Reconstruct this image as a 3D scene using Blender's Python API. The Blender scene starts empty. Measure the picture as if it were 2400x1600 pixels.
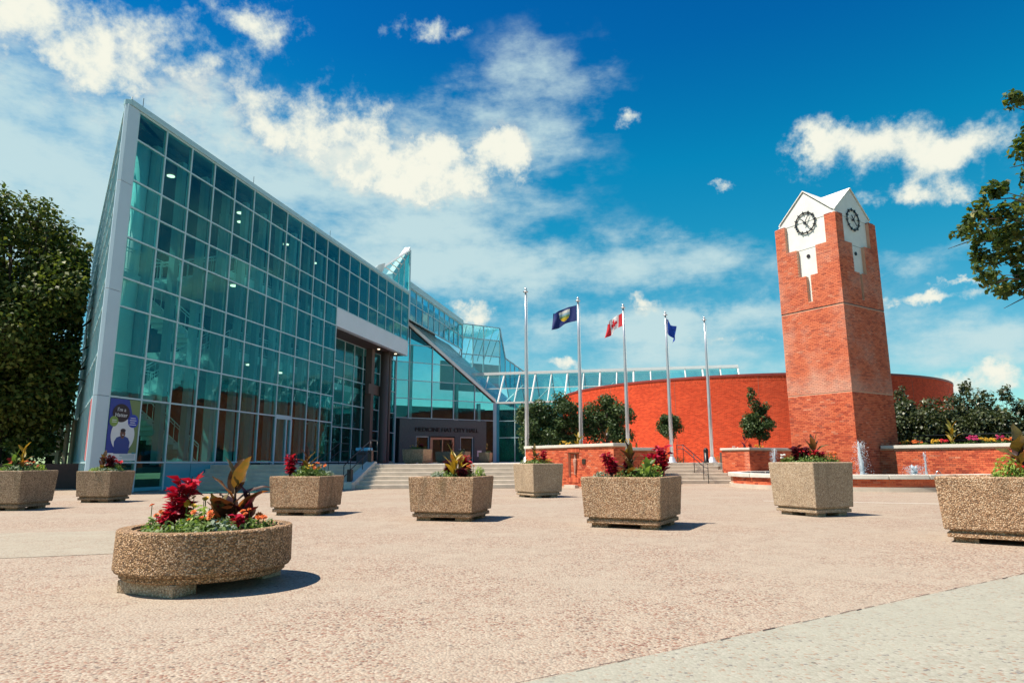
import bpy, math, random
import numpy as np
from mathutils import Vector, Matrix
random.seed(7)
RNG = np.random.default_rng(11)
S = bpy.context.scene
COL = S.collection
R = math.radians

# ------------------------------------------------------------------ camera
cam = bpy.data.cameras.new('camera'); camo = bpy.data.objects.new('camera', cam); COL.objects.link(camo)
cam.sensor_width = 36.0; cam.sensor_fit = 'HORIZONTAL'
cam.lens = 36.0 * 1540.0 / 2400.0
cam.clip_start = 0.05; cam.clip_end = 4000.0
camo.location = (0, 0, 1.1)
camo.rotation_mode = 'QUATERNION'
_fw = Vector((0, math.cos(R(10.35)), math.sin(R(10.35))))
_q = _fw.to_track_quat('-Z', 'Y')
camo.rotation_quaternion = _q @ Matrix.Rotation(R(-0.2), 4, 'Z').to_quaternion()
S.camera = camo
S.render.resolution_x = 1024; S.render.resolution_y = 682

# ------------------------------------------------------------------ sun, sky, exposure
SUN_HEAD, SUN_EL = 258.0, 60.5
sd = Vector((math.sin(R(SUN_HEAD)) * math.cos(R(SUN_EL)), math.cos(R(SUN_HEAD)) * math.cos(R(SUN_EL)), math.sin(R(SUN_EL))))
sun = bpy.data.lights.new('sun', 'SUN'); suno = bpy.data.objects.new('sun', sun); COL.objects.link(suno)
sun.energy = 5.0; sun.angle = R(0.53); sun.color = (1.0, 0.91, 0.78)
suno.location = (-20, -5, 40)
suno.rotation_mode = 'QUATERNION'; suno.rotation_quaternion = sd.to_track_quat('Z', 'Y')

VS = S.view_settings
VS.view_transform = 'Standard'; VS.look = 'None'; VS.exposure = 0.63; VS.gamma = 1.0; VS.use_curve_mapping = False
S.cycles.max_bounces = 8; S.cycles.transparent_max_bounces = 24; S.cycles.glossy_bounces = 4; S.cycles.diffuse_bounces = 2
S.cycles.caustics_reflective = False; S.cycles.caustics_refractive = False
S.cycles.use_denoising = True; S.cycles.sample_clamp_indirect = 8.0


class NT:
    """small node-tree writer"""
    def __init__(self, tree):
        self.t = tree; self.n = tree.nodes; self.l = tree.links
    def add(self, typ, ins=None, **kw):
        nd = self.n.new(typ)
        for k, v in kw.items():
            setattr(nd, k, v)
        for k, v in (ins or {}).items():
            self.set(nd, k, v)
        return nd
    def set(self, nd, k, v):
        s = nd.inputs[k]
        if isinstance(v, bpy.types.NodeSocket):
            self.l.new(v, s)
        elif isinstance(v, bpy.types.Node):
            self.l.new(v.outputs[0], s)
        else:
            s.default_value = v
    def math(self, op, a, b=0.0, c=0.0, clamp=False):
        return self.add('ShaderNodeMath', {0: a, 1: b, 2: c}, operation=op, use_clamp=clamp).outputs[0]
    def vmath(self, op, a, b=(0, 0, 0), c=(0, 0, 0)):
        return self.add('ShaderNodeVectorMath', {0: a, 1: b, 2: c}, operation=op)
    def mix(self, f, a, b, mode='MIX'):
        nd = self.n.new('ShaderNodeMix'); nd.data_type = 'RGBA'; nd.blend_type = mode
        self.set(nd, 0, f); self.set(nd, 6, a); self.set(nd, 7, b)
        return nd.outputs[2]
    def ramp(self, f, stops, interp='LINEAR'):
        nd = self.add('ShaderNodeValToRGB', {0: f}); cr = nd.color_ramp; cr.interpolation = interp
        while len(cr.elements) < len(stops):
            cr.elements.new(0.5)
        for e, (p, c) in zip(cr.elements, stops):
            e.position = p; e.color = c4(c)
        return nd.outputs[0]
    def smooth(self, x, lo, hi):
        nd = self.add('ShaderNodeMapRange', {0: x, 1: lo, 2: hi, 3: 0.0, 4: 1.0}, interpolation_type='SMOOTHSTEP')
        return nd.outputs[0]
    def noise(self, vec, scale, detail=4.0, rough=0.55):
        return self.add('ShaderNodeTexNoise', {'Vector': vec, 'Scale': scale, 'Detail': detail, 'Roughness': rough})


def c4(c):
    if isinstance(c, (int, float)):
        return (c, c, c, 1.0)
    return tuple(c) + (1.0,) if len(c) == 3 else tuple(c)


# world: physical sky, cumulus and veil clouds placed by compass direction
CLOUDS = [('H', -0.647, 0.513, 0.228, 0.059, 1.0), ('S', -0.70, 0.38, 0.18, 0.12, 1.05), ('H', -0.415, 0.598, 0.069, 0.022, 0.9), ('H', -0.271, 0.457, 0.115, 0.05, 1.05), ('S', -0.22, 0.42, 0.2, 0.06, .55), ('H', -0.164, 0.43, 0.116, 0.036, 1.0), ('H', -0.006, 0.465, 0.042, 0.033, 0.95), ('H', -0.095, 0.397, 0.075, 0.02, 0.9), ('S', -0.316, 0.339, 0.3, 0.09, 1.0), ('S', -0.482, 0.431, 0.06, 0.084, 0.6), ('S', 0.044, 0.54, 0.12, 0.07, 0.5), ('S', -0.08, 0.49, 0.12, 0.05, 0.45), ('H', -0.142, 0.619, 0.057, 0.016, 0.72), ('H', 0.455, 0.422, 0.033, 0.028, 0.95), ('H', 0.541, 0.407, 0.069, 0.029, 1.0), ('H', 0.627, 0.374, 0.061, 0.023, 0.95), ('H', 0.559, 0.336, 0.048, 0.012, 0.85), ('H', 0.622, 0.33, 0.022, 0.011, 0.8), ('H', -0.06, 0.223, 0.043, 0.021, 0.95), ('H', 0.226, 0.227, 0.028, 0.017, 0.95), ('H', 0.345, 0.169, 0.052, 0.011, 0.85), ('S', 0.258, 0.174, 0.119, 0.025, 0.5), ('H', 0.575, 0.204, 0.05, 0.009, 0.85), ('H', 0.598, 0.224, 0.015, 0.005, 0.8), ('H', 0.618, 0.093, 0.058, 0.019, 1.0), ('S', 0.628, 0.145, 0.066, 0.032, 0.8), ('H', 0.186, 0.5, 0.032, 0.01, 0.8), ('H', 0.098, 0.139, 0.061, 0.008, 0.8), ('S', 0.068, 0.283, 0.214, 0.038, 0.6), ('S', 0.29, 0.303, 0.09, 0.037, 0.5), ('H', 0.333, 0.395, 0.024, 0.006, 0.7), ('S', -0.575, 0.308, 0.13, 0.064, 0.8), ('S', 0.34, 0.205, 0.2, 0.022, 0.62), ('S', 0.56, 0.262, 0.12, 0.02, 0.6), ('S', 0.12, 0.2, 0.16, 0.02, 0.5), ('S', 0.162, 0.127, 0.483, 0.045, 0.55)]
_rc = random.Random(3)
for i in range(16):           # the same kind of fair-weather clouds all round the sky
    a = 0.86 + i * (2 * math.pi - 1.75) / 16.0
    if a > math.pi: a -= 2 * math.pi
    e = _rc.uniform(0.1, 0.75)
    CLOUDS.append(('H', a, e, _rc.uniform(.06, .2), _rc.uniform(.02, .06), 1.0))
    CLOUDS.append(('S', a + .12, e + .05, _rc.uniform(.15, .3), _rc.uniform(.05, .1), .7))

world = bpy.data.worlds.new('World'); S.world = world; world.use_nodes = True
w = NT(world.node_tree); w.n.clear()
sky = w.add('ShaderNodeTexSky', sky_type='NISHITA', sun_disc=False, sun_elevation=R(SUN_EL), sun_rotation=R(SUN_HEAD), altitude=700.0, air_density=1.0, dust_density=0.3, ozone_density=1.6)
hsv = w.add('ShaderNodeHueSaturation', {'Hue': 0.497, 'Saturation': 1.38, 'Value': 1.0, 'Color': sky})
tc = w.add('ShaderNodeTexCoord')
gen = tc.outputs['Generated']
sep = w.add('ShaderNodeSeparateXYZ', {0: gen})
az = w.math('ARCTAN2', sep.outputs[0], sep.outputs[1])
el = w.math('ARCSINE', sep.outputs[2])
ae = w.add('ShaderNodeCombineXYZ', {0: az, 1: el, 2: 0.0}).outputs[0]
tint = w.ramp(sep.outputs[2], [(0.0, (1.15, 1.66, 1.45)), (0.15, (1.3, 1.86, 1.5)), (0.3, (.42, 2.15, 1.68)), (0.42, (.1, 2.15, 1.82)), (0.56, (.06, 1.5, 1.76)), (0.7, (.06, 1.14, 1.66)), (1.0, (.08, 1.05, 1.66))])
skyc = w.mix(1.0, hsv.outputs[0], tint, 'MULTIPLY')
wob = w.noise(gen, 11.0, 6.0, 0.65)
wv = w.vmath('MULTIPLY_ADD', wob.outputs['Color'], (0.16, 0.09, 0.0), (-0.08, -0.045, 0.0))
aew = w.vmath('ADD', ae, wv.outputs[0]).outputs[0]
acc = {'H': None, 'S': None}
for k, a, e, sa, se, amp in CLOUDS:
    v = w.vmath('MULTIPLY_ADD', aew, (1 / sa, 1 / se, 0), (-a / sa, -e / se, 0)).outputs[0]
    d2 = w.vmath('DOT_PRODUCT', v, v).outputs['Value']
    ex = w.math('POWER', 0.45, d2)
    acc[k] = w.math('MULTIPLY', ex, amp) if acc[k] is None else w.math('MULTIPLY_ADD', ex, amp, acc[k])
n1 = w.noise(gen, 19.0, 10.0, 0.64).outputs[0]
stretch = w.vmath('MULTIPLY', gen, (1.0, 1.0, 2.2)).outputs[0]
n2 = w.noise(stretch, 7.0, 7.0, 0.62).outputs[0]
gh = w.math('MULTIPLY_ADD', w.smooth(acc['H'], .02, .35), 1.8, .7)
hv = w.math('MULTIPLY_ADD', w.math('SUBTRACT', n1, 0.5), gh, w.math('MINIMUM', acc['H'], 1.05))
ha = w.smooth(hv, 0.22, 1.12)
gs = w.math('MULTIPLY_ADD', w.smooth(acc['S'], .0, .35), 2.2, .4)
sv = w.math('MULTIPLY_ADD', w.math('SUBTRACT', n2, 0.5), gs, w.math('MINIMUM', acc['S'], .95))
sa_ = w.math('MULTIPLY', w.smooth(sv, .12, 1.15), 0.9)
alpha = w.math('MAXIMUM', ha, sa_)
shade = w.ramp(w.smooth(w.math('ADD', hv, w.math('MULTIPLY', n2, 0.5)), 0.5, 1.5), [(0.0, (7.6, 9.9, 10.1)), (0.5, (10.2, 11.0, 10.0)), (1.0, (12.0, 12.0, 10.4))])
skycol = w.mix(alpha, skyc, shade)
bg = w.add('ShaderNodeBackground', {'Color': skycol, 'Strength': 0.05})
wo = w.add('ShaderNodeOutputWorld', {'Surface': bg})

# ------------------------------------------------------------------ materials
MATS = {}


def newmat(name):
    m = bpy.data.materials.new(name); m.use_nodes = True
    t = NT(m.node_tree); t.n.clear()
    out = t.add('ShaderNodeOutputMaterial')
    MATS[name] = m
    return m, t, out


def bsdf(t, out, color, rough=0.6, metal=0.0, bump=None, bumpd=0.01, strength=1.0, spec=0.5, **kw):
    b = t.add('ShaderNodeBsdfPrincipled', {'Base Color': c4(color) if not isinstance(color, bpy.types.NodeSocket) else color, 'Roughness': rough, 'Metallic': metal, 'Specular IOR Level': spec})
    for k, v in kw.items():
        t.set(b, k, v)
    if bump is not None:
        bn = t.add('ShaderNodeBump', {'Height': bump, 'Distance': bumpd, 'Strength': strength})
        t.l.new(bn.outputs[0], b.inputs['Normal'])
    t.l.new(b.outputs[0], out.inputs[0])
    return b


def plain(name, color, rough=0.6, metal=0.0, var=0.12, scale=3.0, bumpd=0.0, fine=40.0, spec=0.5):
    """painted / cast surface with uneven tone and slight relief"""
    m, t, out = newmat(name)
    p = t.add('ShaderNodeNewGeometry').outputs['Position']
    n = t.noise(p, scale, 6.0, 0.6).outputs[0]
    f = t.noise(p, fine, 3.0).outputs[0]
    lo = tuple(c * (1 - var) for c in color); hi = tuple(min(1, c * (1 + var)) for c in color)
    col = t.ramp(t.math('MULTIPLY_ADD', f, 0.35, t.math('MULTIPLY', n, 0.75)), [(0.3, lo), (0.75, hi)])
    rr = t.math('MULTIPLY_ADD', n, 0.2, rough - 0.1)
    bsdf(t, out, col, rr, metal, f if bumpd else None, bumpd, spec=spec)
    return m


def aggregate(name, cols, scale, gap, depth, pale=None, pale_amt=0.0, bumps=1.0, wash=.1, soft=.5, streak=0.0):
    """pebbles set in cement: every cell its own stone colour, cement in the joints"""
    m, t, out = newmat(name)
    p = t.add('ShaderNodeNewGeometry').outputs['Position']
    pw = t.vmath('ADD', p, t.vmath('SCALE', t.noise(p, scale * 0.7, 2.0).outputs['Color']).outputs[0])
    pw.inputs[1].links[0].from_node.inputs[3].default_value = 0.5 / scale
    v = t.add('ShaderNodeTexVoronoi', {'Vector': pw.outputs[0], 'Scale': scale}, feature='F1')
    s = t.add('ShaderNodeSeparateColor', {0: v.outputs['Color']})
    stone = t.ramp(s.outputs[0], cols, 'CONSTANT')
    stone = t.mix(t.math('MULTIPLY', s.outputs[1], wash), stone, (0.75, 0.7, 0.62, 1))
    g = t.smooth(v.outputs['Distance'], 0.38, 0.75)
    col = t.mix(t.math('MULTIPLY', g, 0.8), stone, c4(gap))
    big = t.noise(p, 0.45, 5.0, 0.6).outputs[0]
    mid = t.noise(p, 3.0, 4.0, 0.6).outputs[0]
    if pale:
        k = t.math('MULTIPLY', t.smooth(t.math('MULTIPLY_ADD', mid, 0.3, t.math('MULTIPLY', big, 0.85)), 0.45, 0.72), pale_amt)
        col = t.mix(k, col, c4(pale))
    tone = t.math('MULTIPLY_ADD', mid, soft, 1.0 - soft * .52)
    spots = t.add('ShaderNodeTexVoronoi', {'Vector': p, 'Scale': 1.6}, feature='F1')
    gum = t.math('SUBTRACT', 1.0, t.math('MULTIPLY', t.math('LESS_THAN', spots.outputs['Distance'], 0.025), 0.55))
    tone = t.math('MULTIPLY', tone, gum)
    tn = t.add('ShaderNodeCombineXYZ', {0: tone, 1: tone, 2: tone}).outputs[0]
    col = t.mix(1.0, col, tn, 'MULTIPLY')
    if streak:
        sn = t.noise(t.vmath('MULTIPLY', p, (7.0, 7.0, .9)).outputs[0], 1.0, 5.0, .6).outputs[0]
        col = t.mix(t.math('MULTIPLY', t.smooth(sn, .5, .74), streak), col, (.13, .1, .06, 1))
        mo = t.noise(p, 2.3, 6.0, .65).outputs[0]
        col = t.mix(t.math('MULTIPLY', t.smooth(mo, .55, .78), streak * .8), col, (.24, .18, .07, 1))
    h = t.math('MULTIPLY_ADD', s.outputs[2], 0.5, t.math('SUBTRACT', 0.6, v.outputs['Distance']))
    bsdf(t, out, col, 0.85, 0.0, h, depth, bumps, spec=0.25)
    return m


aggregate('aggregate_pink', [(0.0, (0.287, 0.139, 0.088)), (.16, (0.374, 0.275, 0.197)), (.44, (0.418, 0.328, 0.244)), (.66, (0.183, 0.074, 0.049)), (.77, (0.452, 0.377, 0.290)), (.94, (0.078, 0.045, 0.038))], 50.0, (0.365, 0.295, 0.223), 0.008, (0.396, 0.328, 0.252), 0.72, soft=.3)
aggregate('aggregate_pale', [(0.0, (0.321, 0.309, 0.244)), (.3, (0.354, 0.335, 0.268)), (.6, (0.290, 0.268, 0.209)), (.85, (0.270, 0.175, 0.118)), (.95, (0.142, 0.127, 0.118))], 46.0, (0.327, 0.316, 0.251), 0.004, (0.341, 0.329, 0.261), 0.7, 0.7, soft=.26)
aggregate('aggregate_band', [(0.0, (0.329, 0.272, 0.199)), (.3, (0.378, 0.333, 0.254)), (.6, (0.309, 0.252, 0.185)), (.85, (0.275, 0.170, 0.113)), (.95, (0.151, 0.116, 0.097))], 54.0, (0.350, 0.306, 0.234), 0.005, (0.370, 0.333, 0.258), 0.7, 0.8, soft=.26)
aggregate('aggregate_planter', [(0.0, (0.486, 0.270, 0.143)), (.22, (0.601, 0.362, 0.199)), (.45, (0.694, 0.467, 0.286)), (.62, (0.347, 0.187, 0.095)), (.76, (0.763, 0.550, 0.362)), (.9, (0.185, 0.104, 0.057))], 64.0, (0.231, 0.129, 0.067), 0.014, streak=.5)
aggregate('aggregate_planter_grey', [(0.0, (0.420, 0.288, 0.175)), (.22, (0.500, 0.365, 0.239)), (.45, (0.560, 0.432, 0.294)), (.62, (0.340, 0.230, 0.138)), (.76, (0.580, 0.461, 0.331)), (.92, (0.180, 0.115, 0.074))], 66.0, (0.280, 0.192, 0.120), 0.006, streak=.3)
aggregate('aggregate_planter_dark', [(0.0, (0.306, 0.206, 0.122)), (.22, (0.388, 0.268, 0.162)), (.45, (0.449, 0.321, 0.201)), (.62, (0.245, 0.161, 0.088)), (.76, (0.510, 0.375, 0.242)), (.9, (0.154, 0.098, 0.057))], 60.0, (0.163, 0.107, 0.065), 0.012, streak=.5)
aggregate('aggregate_mossy', [(0.0, (0.476, 0.264, 0.132)), (.22, (0.588, 0.348, 0.176)), (.45, (0.728, 0.456, 0.253)), (.62, (0.308, 0.180, 0.077)), (.76, (0.812, 0.552, 0.352)), (.86, (0.140, 0.078, 0.039))], 68.0, (0.196, 0.108, 0.050), 0.02, streak=.5)
plain('concrete', (.55, .47, .38), 0.85, 0, .22, 2.0, 0.004, 60.0, .25)
plain('concrete_light', (.62, .58, .51), 0.85, 0, .16, 2.5, 0.003, 70.0, .25)
plain('white_metal', (.78, .78, .74), 0.45, 0, .05, 1.0)
plain('mullion_metal', (.45, .63, .67), 0.4, 0, .06, 1.0)
plain('pillar_metal', (.48, .62, .7), 0.42, 0, .05, .8)
plain('fascia_metal', (.64, .7, .74), 0.5, 0, .06, .8)
plain('roof_metal', (.4, .6, .64), 0.45, 0, .08, 1.0)
plain('teal_panel', (.05, .33, .42), 0.35, 0, .08, 1.0)
plain('soffit_brown', (.09, .06, .05), 0.6, 0, .15, 1.0)
plain('pier_brown', (.12, .085, .07), 0.6, 0, .15, 1.0, 0.002)
plain('interior_white', (.82, .82, .78), 0.8, 0, .05, 1.0)
plain('interior_grey', (.34, .35, .34), 0.85, 0, .1, 1.0)
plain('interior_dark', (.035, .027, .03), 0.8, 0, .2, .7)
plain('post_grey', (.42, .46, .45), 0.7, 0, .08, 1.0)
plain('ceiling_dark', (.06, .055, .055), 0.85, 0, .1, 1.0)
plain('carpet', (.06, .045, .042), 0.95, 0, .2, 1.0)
plain('granite_dark', (.085, .115, .115), 0.5, 0, .35, 14.0, 0, 90.0, .25)
plain('letter_dark', (.008, .008, .008), 0.6, 0, .1)
plain('door_brass', (.36, .28, .18), 0.4, .3, .1)
plain('black_metal', (.015, .015, .017), 0.4, .2, .2)
plain('pole_metal', (.62, .63, .65), 0.35, .55, .06, 2.0)
plain('soil', (.06, .04, .028), 0.95, 0, .4, 12.0, 0.02, 70.0)
plain('bark', (.09, .065, .05), 0.9, 0, .35, 8.0, 0.02, 50.0)
plain('bark_pale', (.22, .17, .12), 0.9, 0, .3, 8.0, 0.01, 50.0)
plain('grass', (.07, .1, .035), 0.95, 0, .4, 2.0, 0.03, 60.0)
plain('clay', (.42, .22, .16), 0.8, 0, .25, 14.0, 0.006, 70.0)
plain('cream_paint', (.6, .47, .36), 0.7, 0, .1, 2.0)
plain('dark_wall', (.06, .035, .03), 0.9, 0, .3, 3.0, 0.006, 30.0)
plain('bin_body', (.03, .04, .06), 0.5, 0, .2)
plain('bin_blue', (.08, .36, .55), 0.45, 0, .1)
plain('plaque_metal', (.06, .05, .04), 0.4, .5, .2)
plain('coping_red', (.28, .045, .035), 0.5, 0, .15, 2.0)
plain('tower_white', (.76, .75, .69), 0.6, 0, .1, 2.2)
plain('water_pool', (.02, .05, .06), 0.06, 0, .1, 1.0, 0.02, 5.0)
plain('steel_arch', (.6, .6, .6), .2, .9, .05)
for nm, cc in dict(print_blue=(.02, .05, .3), print_green=(.16, .24, .09), print_black=(.02, .012, .015), print_white=(.72, .74, .76), print_lime=(.2, .32, .07), print_royal=(.02, .06, .42), print_brown=(.17, .075, .05), print_sweater=(.025, .06, .26), print_teal=(.05, .3, .35), print_red=(.5, .12, .13)).items():
    plain(nm, cc, 0.5, 0, .05, 3.0)


def glass(name, tint, refl, ior, rough=0.01):
    m, t, out = newmat(name)
    p = t.add('ShaderNodeNewGeometry').outputs['Position']
    oi = t.add('ShaderNodeObjectInfo')
    n = t.noise(p, 0.9, 2.0)
    b0 = t.add('ShaderNodeBump', {'Height': n.outputs[0], 'Distance': 0.012, 'Strength': 0.5})
    wn = t.add('ShaderNodeTexWhiteNoise', {'W': oi.outputs['Random']}, noise_dimensions='1D')
    tl_ = t.vmath('MULTIPLY_ADD', wn.outputs['Color'], (.03, .03, .03), (-.015, -.015, -.015)).outputs[0]
    bn = t.vmath('NORMALIZE', t.vmath('ADD', b0.outputs[0], tl_).outputs[0])
    # each sheet hangs a hair out of true, and dust lies unevenly on it
    rnd = t.math('MULTIPLY_ADD', oi.outputs['Random'], 0.3, 0.85)
    ge = t.add('ShaderNodeNewGeometry')
    cs = t.math('ABSOLUTE', t.vmath('DOT_PRODUCT', ge.outputs['Normal'], ge.outputs['Incoming']).outputs['Value'])
    f0 = ((ior - 1) / (ior + 1)) ** 2
    fr = t.math('MULTIPLY_ADD', t.math('POWER', t.math('SUBTRACT', 1.0, cs), 5.0), 1 - f0, f0)
    gl = t.add('ShaderNodeBsdfGlossy', {'Color': c4(refl), 'Roughness': rough})
    t.l.new(bn.outputs[0], gl.inputs['Normal'])
    tr = t.add('ShaderNodeBsdfTransparent', {'Color': t.mix(1.0, c4(tint), t.add('ShaderNodeCombineXYZ', {0: rnd, 1: rnd, 2: rnd}).outputs[0], 'MULTIPLY')})
    mx = t.add('ShaderNodeMixShader', {0: fr, 1: tr, 2: gl})
    dd = t.add('ShaderNodeBsdfDiffuse', {'Color': (.3, .42, .42, 1)})
    dust = t.math('MULTIPLY', t.smooth(t.noise(p, 1.7, 5.0).outputs[0], .4, .8), 0.05)
    mx2 = t.add('ShaderNodeMixShader', {0: dust, 1: mx, 2: dd})
    t.l.new(mx2.outputs[0], out.inputs[0])
    return m


glass('glass_teal', (.53, .79, .78), (.3, .9, .97), 1.58)
glass('glass_blue', (.45, .74, .8), (.5, .92, 1.0), 2.4)
glass('glass_clear', (.78, .95, .95), (.8, .98, 1.0), 1.7)

for nm, st in (('lamp_glow', 2.2),):
    m, t, out = newmat(nm)
    e = t.add('ShaderNodeEmission', {'Color': (1, .82, .55, 1), 'Strength': st}); t.l.new(e.outputs[0], out.inputs[0])


def brickmat(name, indiv, tower=False):
    m, t, out = newmat(name)
    p = t.add('ShaderNodeNewGeometry').outputs['Position']
    if indiv:
        r = t.add('ShaderNodeObjectInfo').outputs['Random']
    else:
        r = t.add('ShaderNodeAttribute', attribute_name='var').outputs['Fac']
    col = t.ramp(r, [(0.0, (.4, .05, .024)), (.25, (.56, .1, .042)), (.55, (.68, .15, .063)), (.8, (.6, .115, .048)), (.94, (.3, .035, .02)), (1.0, (.72, .25, .14))])
    n = t.noise(p, 30.0, 4.0).outputs[0]
    col = t.mix(t.math('MULTIPLY', n, 0.15), col, (.66, .28, .16, 1))
    if tower:
        sz = t.add('ShaderNodeSeparateXYZ', {0: p}).outputs[2]
        b = t.noise(p, 0.55, 6.0, 0.65).outputs[0]
        up = t.math('MULTIPLY_ADD', t.math('GREATER_THAN', sz, 3.92), 0.34, 0.1)
        near = t.math('MULTIPLY', t.math('SUBTRACT', 1.0, t.smooth(sz, 4.0, 5.2)), t.math('GREATER_THAN', sz, 3.92))
        k = t.math('MULTIPLY', t.smooth(t.math('MULTIPLY_ADD', near, 0.16, b), .42, .75), up, clamp=True)
        col = t.mix(t.math('MULTIPLY', k, 1.2), col, (.72, .48, .37, 1))
        soft = t.math('MULTIPLY', t.math('GREATER_THAN', sz, 3.92), 0.12)
        col = t.mix(soft, col, (.7, .36, .22, 1))
    bsdf(t, out, col, 0.85, 0, n, 0.003, spec=.2)
    return m


brickmat('brick', False); brickmat('brick_single', True)
brickmat('brick_tower', False, True); brickmat('brick_tower_single', True, True)
plain('mortar', (.6, .34, .23), 0.9, 0, .15, 3.0, .002, 60., .2)
plain('mortar_dark', (.3, .16, .12), 0.9, 0, .15, 3.0, .002, 60., .2)


def bricktex(name, rot=False):
    m, t, out = newmat(name)
    uv = t.add('ShaderNodeUVMap').outputs[0]
    if rot:
        s = t.add('ShaderNodeSeparateXYZ', {0: uv}); uv = t.add('ShaderNodeCombineXYZ', {0: s.outputs[1], 1: s.outputs[0], 2: 0.0}).outputs[0]
    b = t.add('ShaderNodeTexBrick', {'Vector': uv, 'Color1': (.5, .04, .012, 1), 'Color2': (.78, .088, .027, 1), 'Mortar': (.78, .2, .1, 1), 'Scale': 1.0, 'Mortar Size': 0.005, 'Mortar Smooth': 0.2, 'Bias': 0.0, 'Brick Width': 0.21, 'Row Height': 0.071})
    p = t.add('ShaderNodeNewGeometry').outputs['Position']
    n = t.noise(p, 1.2, 6.0, .65).outputs[0]
    streak = t.noise(t.vmath('MULTIPLY', p, (1.5, 1.5, .12)).outputs[0], 1.0, 5.0).outputs[0]
    col = t.mix(t.math('MULTIPLY', t.smooth(n, .35, .75), .3), b.outputs[0], (.45, .04, .014, 1))
    col = t.mix(t.math('MULTIPLY', t.smooth(streak, .55, .8), .22), col, (.74, .22, .12, 1))
    bsdf(t, out, col, 0.85, 0, b.outputs['Fac'], -0.006, spec=.2)
    return m


bricktex('brick_drum'); bricktex('brick_soldier', True)


def leafmat(name, stops, rough=0.5, trans=0.3, transcol=None, spec=.4):
    m, t, out = newmat(name)
    r = t.add('ShaderNodeAttribute', attribute_name='var').outputs['Fac']
    col = t.ramp(r, stops)
    b = t.add('ShaderNodeBsdfPrincipled', {'Base Color': col, 'Roughness': rough, 'Specular IOR Level': spec})
    tl = t.add('ShaderNodeBsdfTranslucent', {'Color': t.mix(1.0, col, c4(transcol or (1.3, 1.5, .7)), 'MULTIPLY')})
    mx = t.add('ShaderNodeMixShader', {0: trans, 1: b, 2: tl})
    t.l.new(mx.outputs[0], out.inputs[0])
    return m


leafmat('leaf_big_tree', [(0, (.045, .07, .018)), (.5, (.09, .12, .028)), (.85, (.15, .175, .04)), (1, (.22, .23, .06))], .5, .25, spec=.25)
leafmat('leaf_maple', [(0, (.035, .06, .018)), (.6, (.07, .105, .028)), (.9, (.14, .16, .03)), (1, (.24, .22, .035))], .5, .35, spec=.25)
leafmat('leaf_dark', [(0, (.025, .05, .017)), (.6, (.055, .095, .03)), (1, (.12, .16, .05))], .5, .15, spec=.3)
leafmat('leaf_hedge', [(0, (.03, .045, .018)), (.6, (.065, .085, .035)), (1, (.14, .15, .06))], .4, .2, spec=.6)
leafmat('leaf_green', [(0, (.08, .13, .03)), (.6, (.14, .22, .05)), (1, (.24, .32, .08))], .5, .3)
leafmat('leaf_lime', [(0, (.2, .3, .05)), (.6, (.3, .42, .08)), (1, (.42, .5, .12))], .5, .3)
leafmat('leaf_grey', [(0, (.16, .2, .14)), (.6, (.24, .3, .21)), (1, (.36, .42, .32))], .6, .15)
leafmat('leaf_red', [(0, (.16, .008, .02)), (.4, (.4, .012, .045)), (.8, (.55, .02, .06)), (1, (.65, .08, .12))], .45, .3, (1.3, .5, .5))
leafmat('leaf_maroon', [(0, (.05, .008, .012)), (.6, (.1, .015, .025)), (1, (.2, .03, .05))], .4, .2, (1.5, .5, .5))
leafmat('leaf_bronze', [(0, (.035, .015, .012)), (.35, (.075, .035, .018)), (.7, (.13, .12, .035)), (1, (.3, .13, .05))], .4, .3, (1.9, 1.2, .45))
leafmat('leaf_gold', [(0, (.2, .15, .02)), (.5, (.42, .28, .03)), (.8, (.2, .22, .05)), (1, (.36, .15, .04))], .45, .3, (1.4, 1.1, .4))
leafmat('petal_orange', [(0, (.6, .1, .02)), (.6, (.75, .17, .03)), (1, (.8, .3, .06))], .6, .2, (1.2, .8, .5))
leafmat('petal_yellow', [(0, (.6, .35, .02)), (1, (.75, .5, .05))], .6, .2, (1.2, 1, .5))
leafmat('petal_red', [(0, (.5, .01, .02)), (1, (.7, .03, .05))], .6, .2, (1.2, .6, .6))
leafmat('petal_white', [(0, (.7, .68, .62)), (1, (.8, .78, .75))], .6, .2, (1, 1, 1))
leafmat('petal_pink', [(0, (.5, .02, .12)), (1, (.65, .05, .2))], .6, .2, (1.2, .6, .8))

m, t, out = newmat('fabric_printed')
a = t.add('ShaderNodeAttribute', attribute_name='print').outputs['Color']
b = t.add('ShaderNodeBsdfPrincipled', {'Base Color': a, 'Roughness': .7})
tl = t.add('ShaderNodeBsdfTranslucent', {'Color': a}); mx = t.add('ShaderNodeMixShader', {0: .35, 1: b, 2: tl}); t.l.new(mx.outputs[0], out.inputs[0])
m, t, out = newmat('spray')
b = t.add('ShaderNodeBsdfPrincipled', {'Base Color': (.85, .9, .93, 1), 'Roughness': .15, 'Specular IOR Level': .8})
tl = t.add('ShaderNodeBsdfTranslucent', {'Color': (.85, .92, .95, 1)}); tr = t.add('ShaderNodeBsdfTransparent', {'Color': (.95, .98, 1, 1)})
mx = t.add('ShaderNodeMixShader', {0: .4, 1: b, 2: tl}); mx2 = t.add('ShaderNodeMixShader', {0: .25, 1: mx, 2: tr}); t.l.new(mx2.outputs[0], out.inputs[0])

# ------------------------------------------------------------------ geometry helpers
ORG = {}          # world origin of every object (all carry translation only, or a z rotation on leaf copies)


def V3(*a):
    return np.array(a, float)


def hd(deg):
    return V3(math.sin(R(deg)), math.cos(R(deg)), 0)


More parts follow.
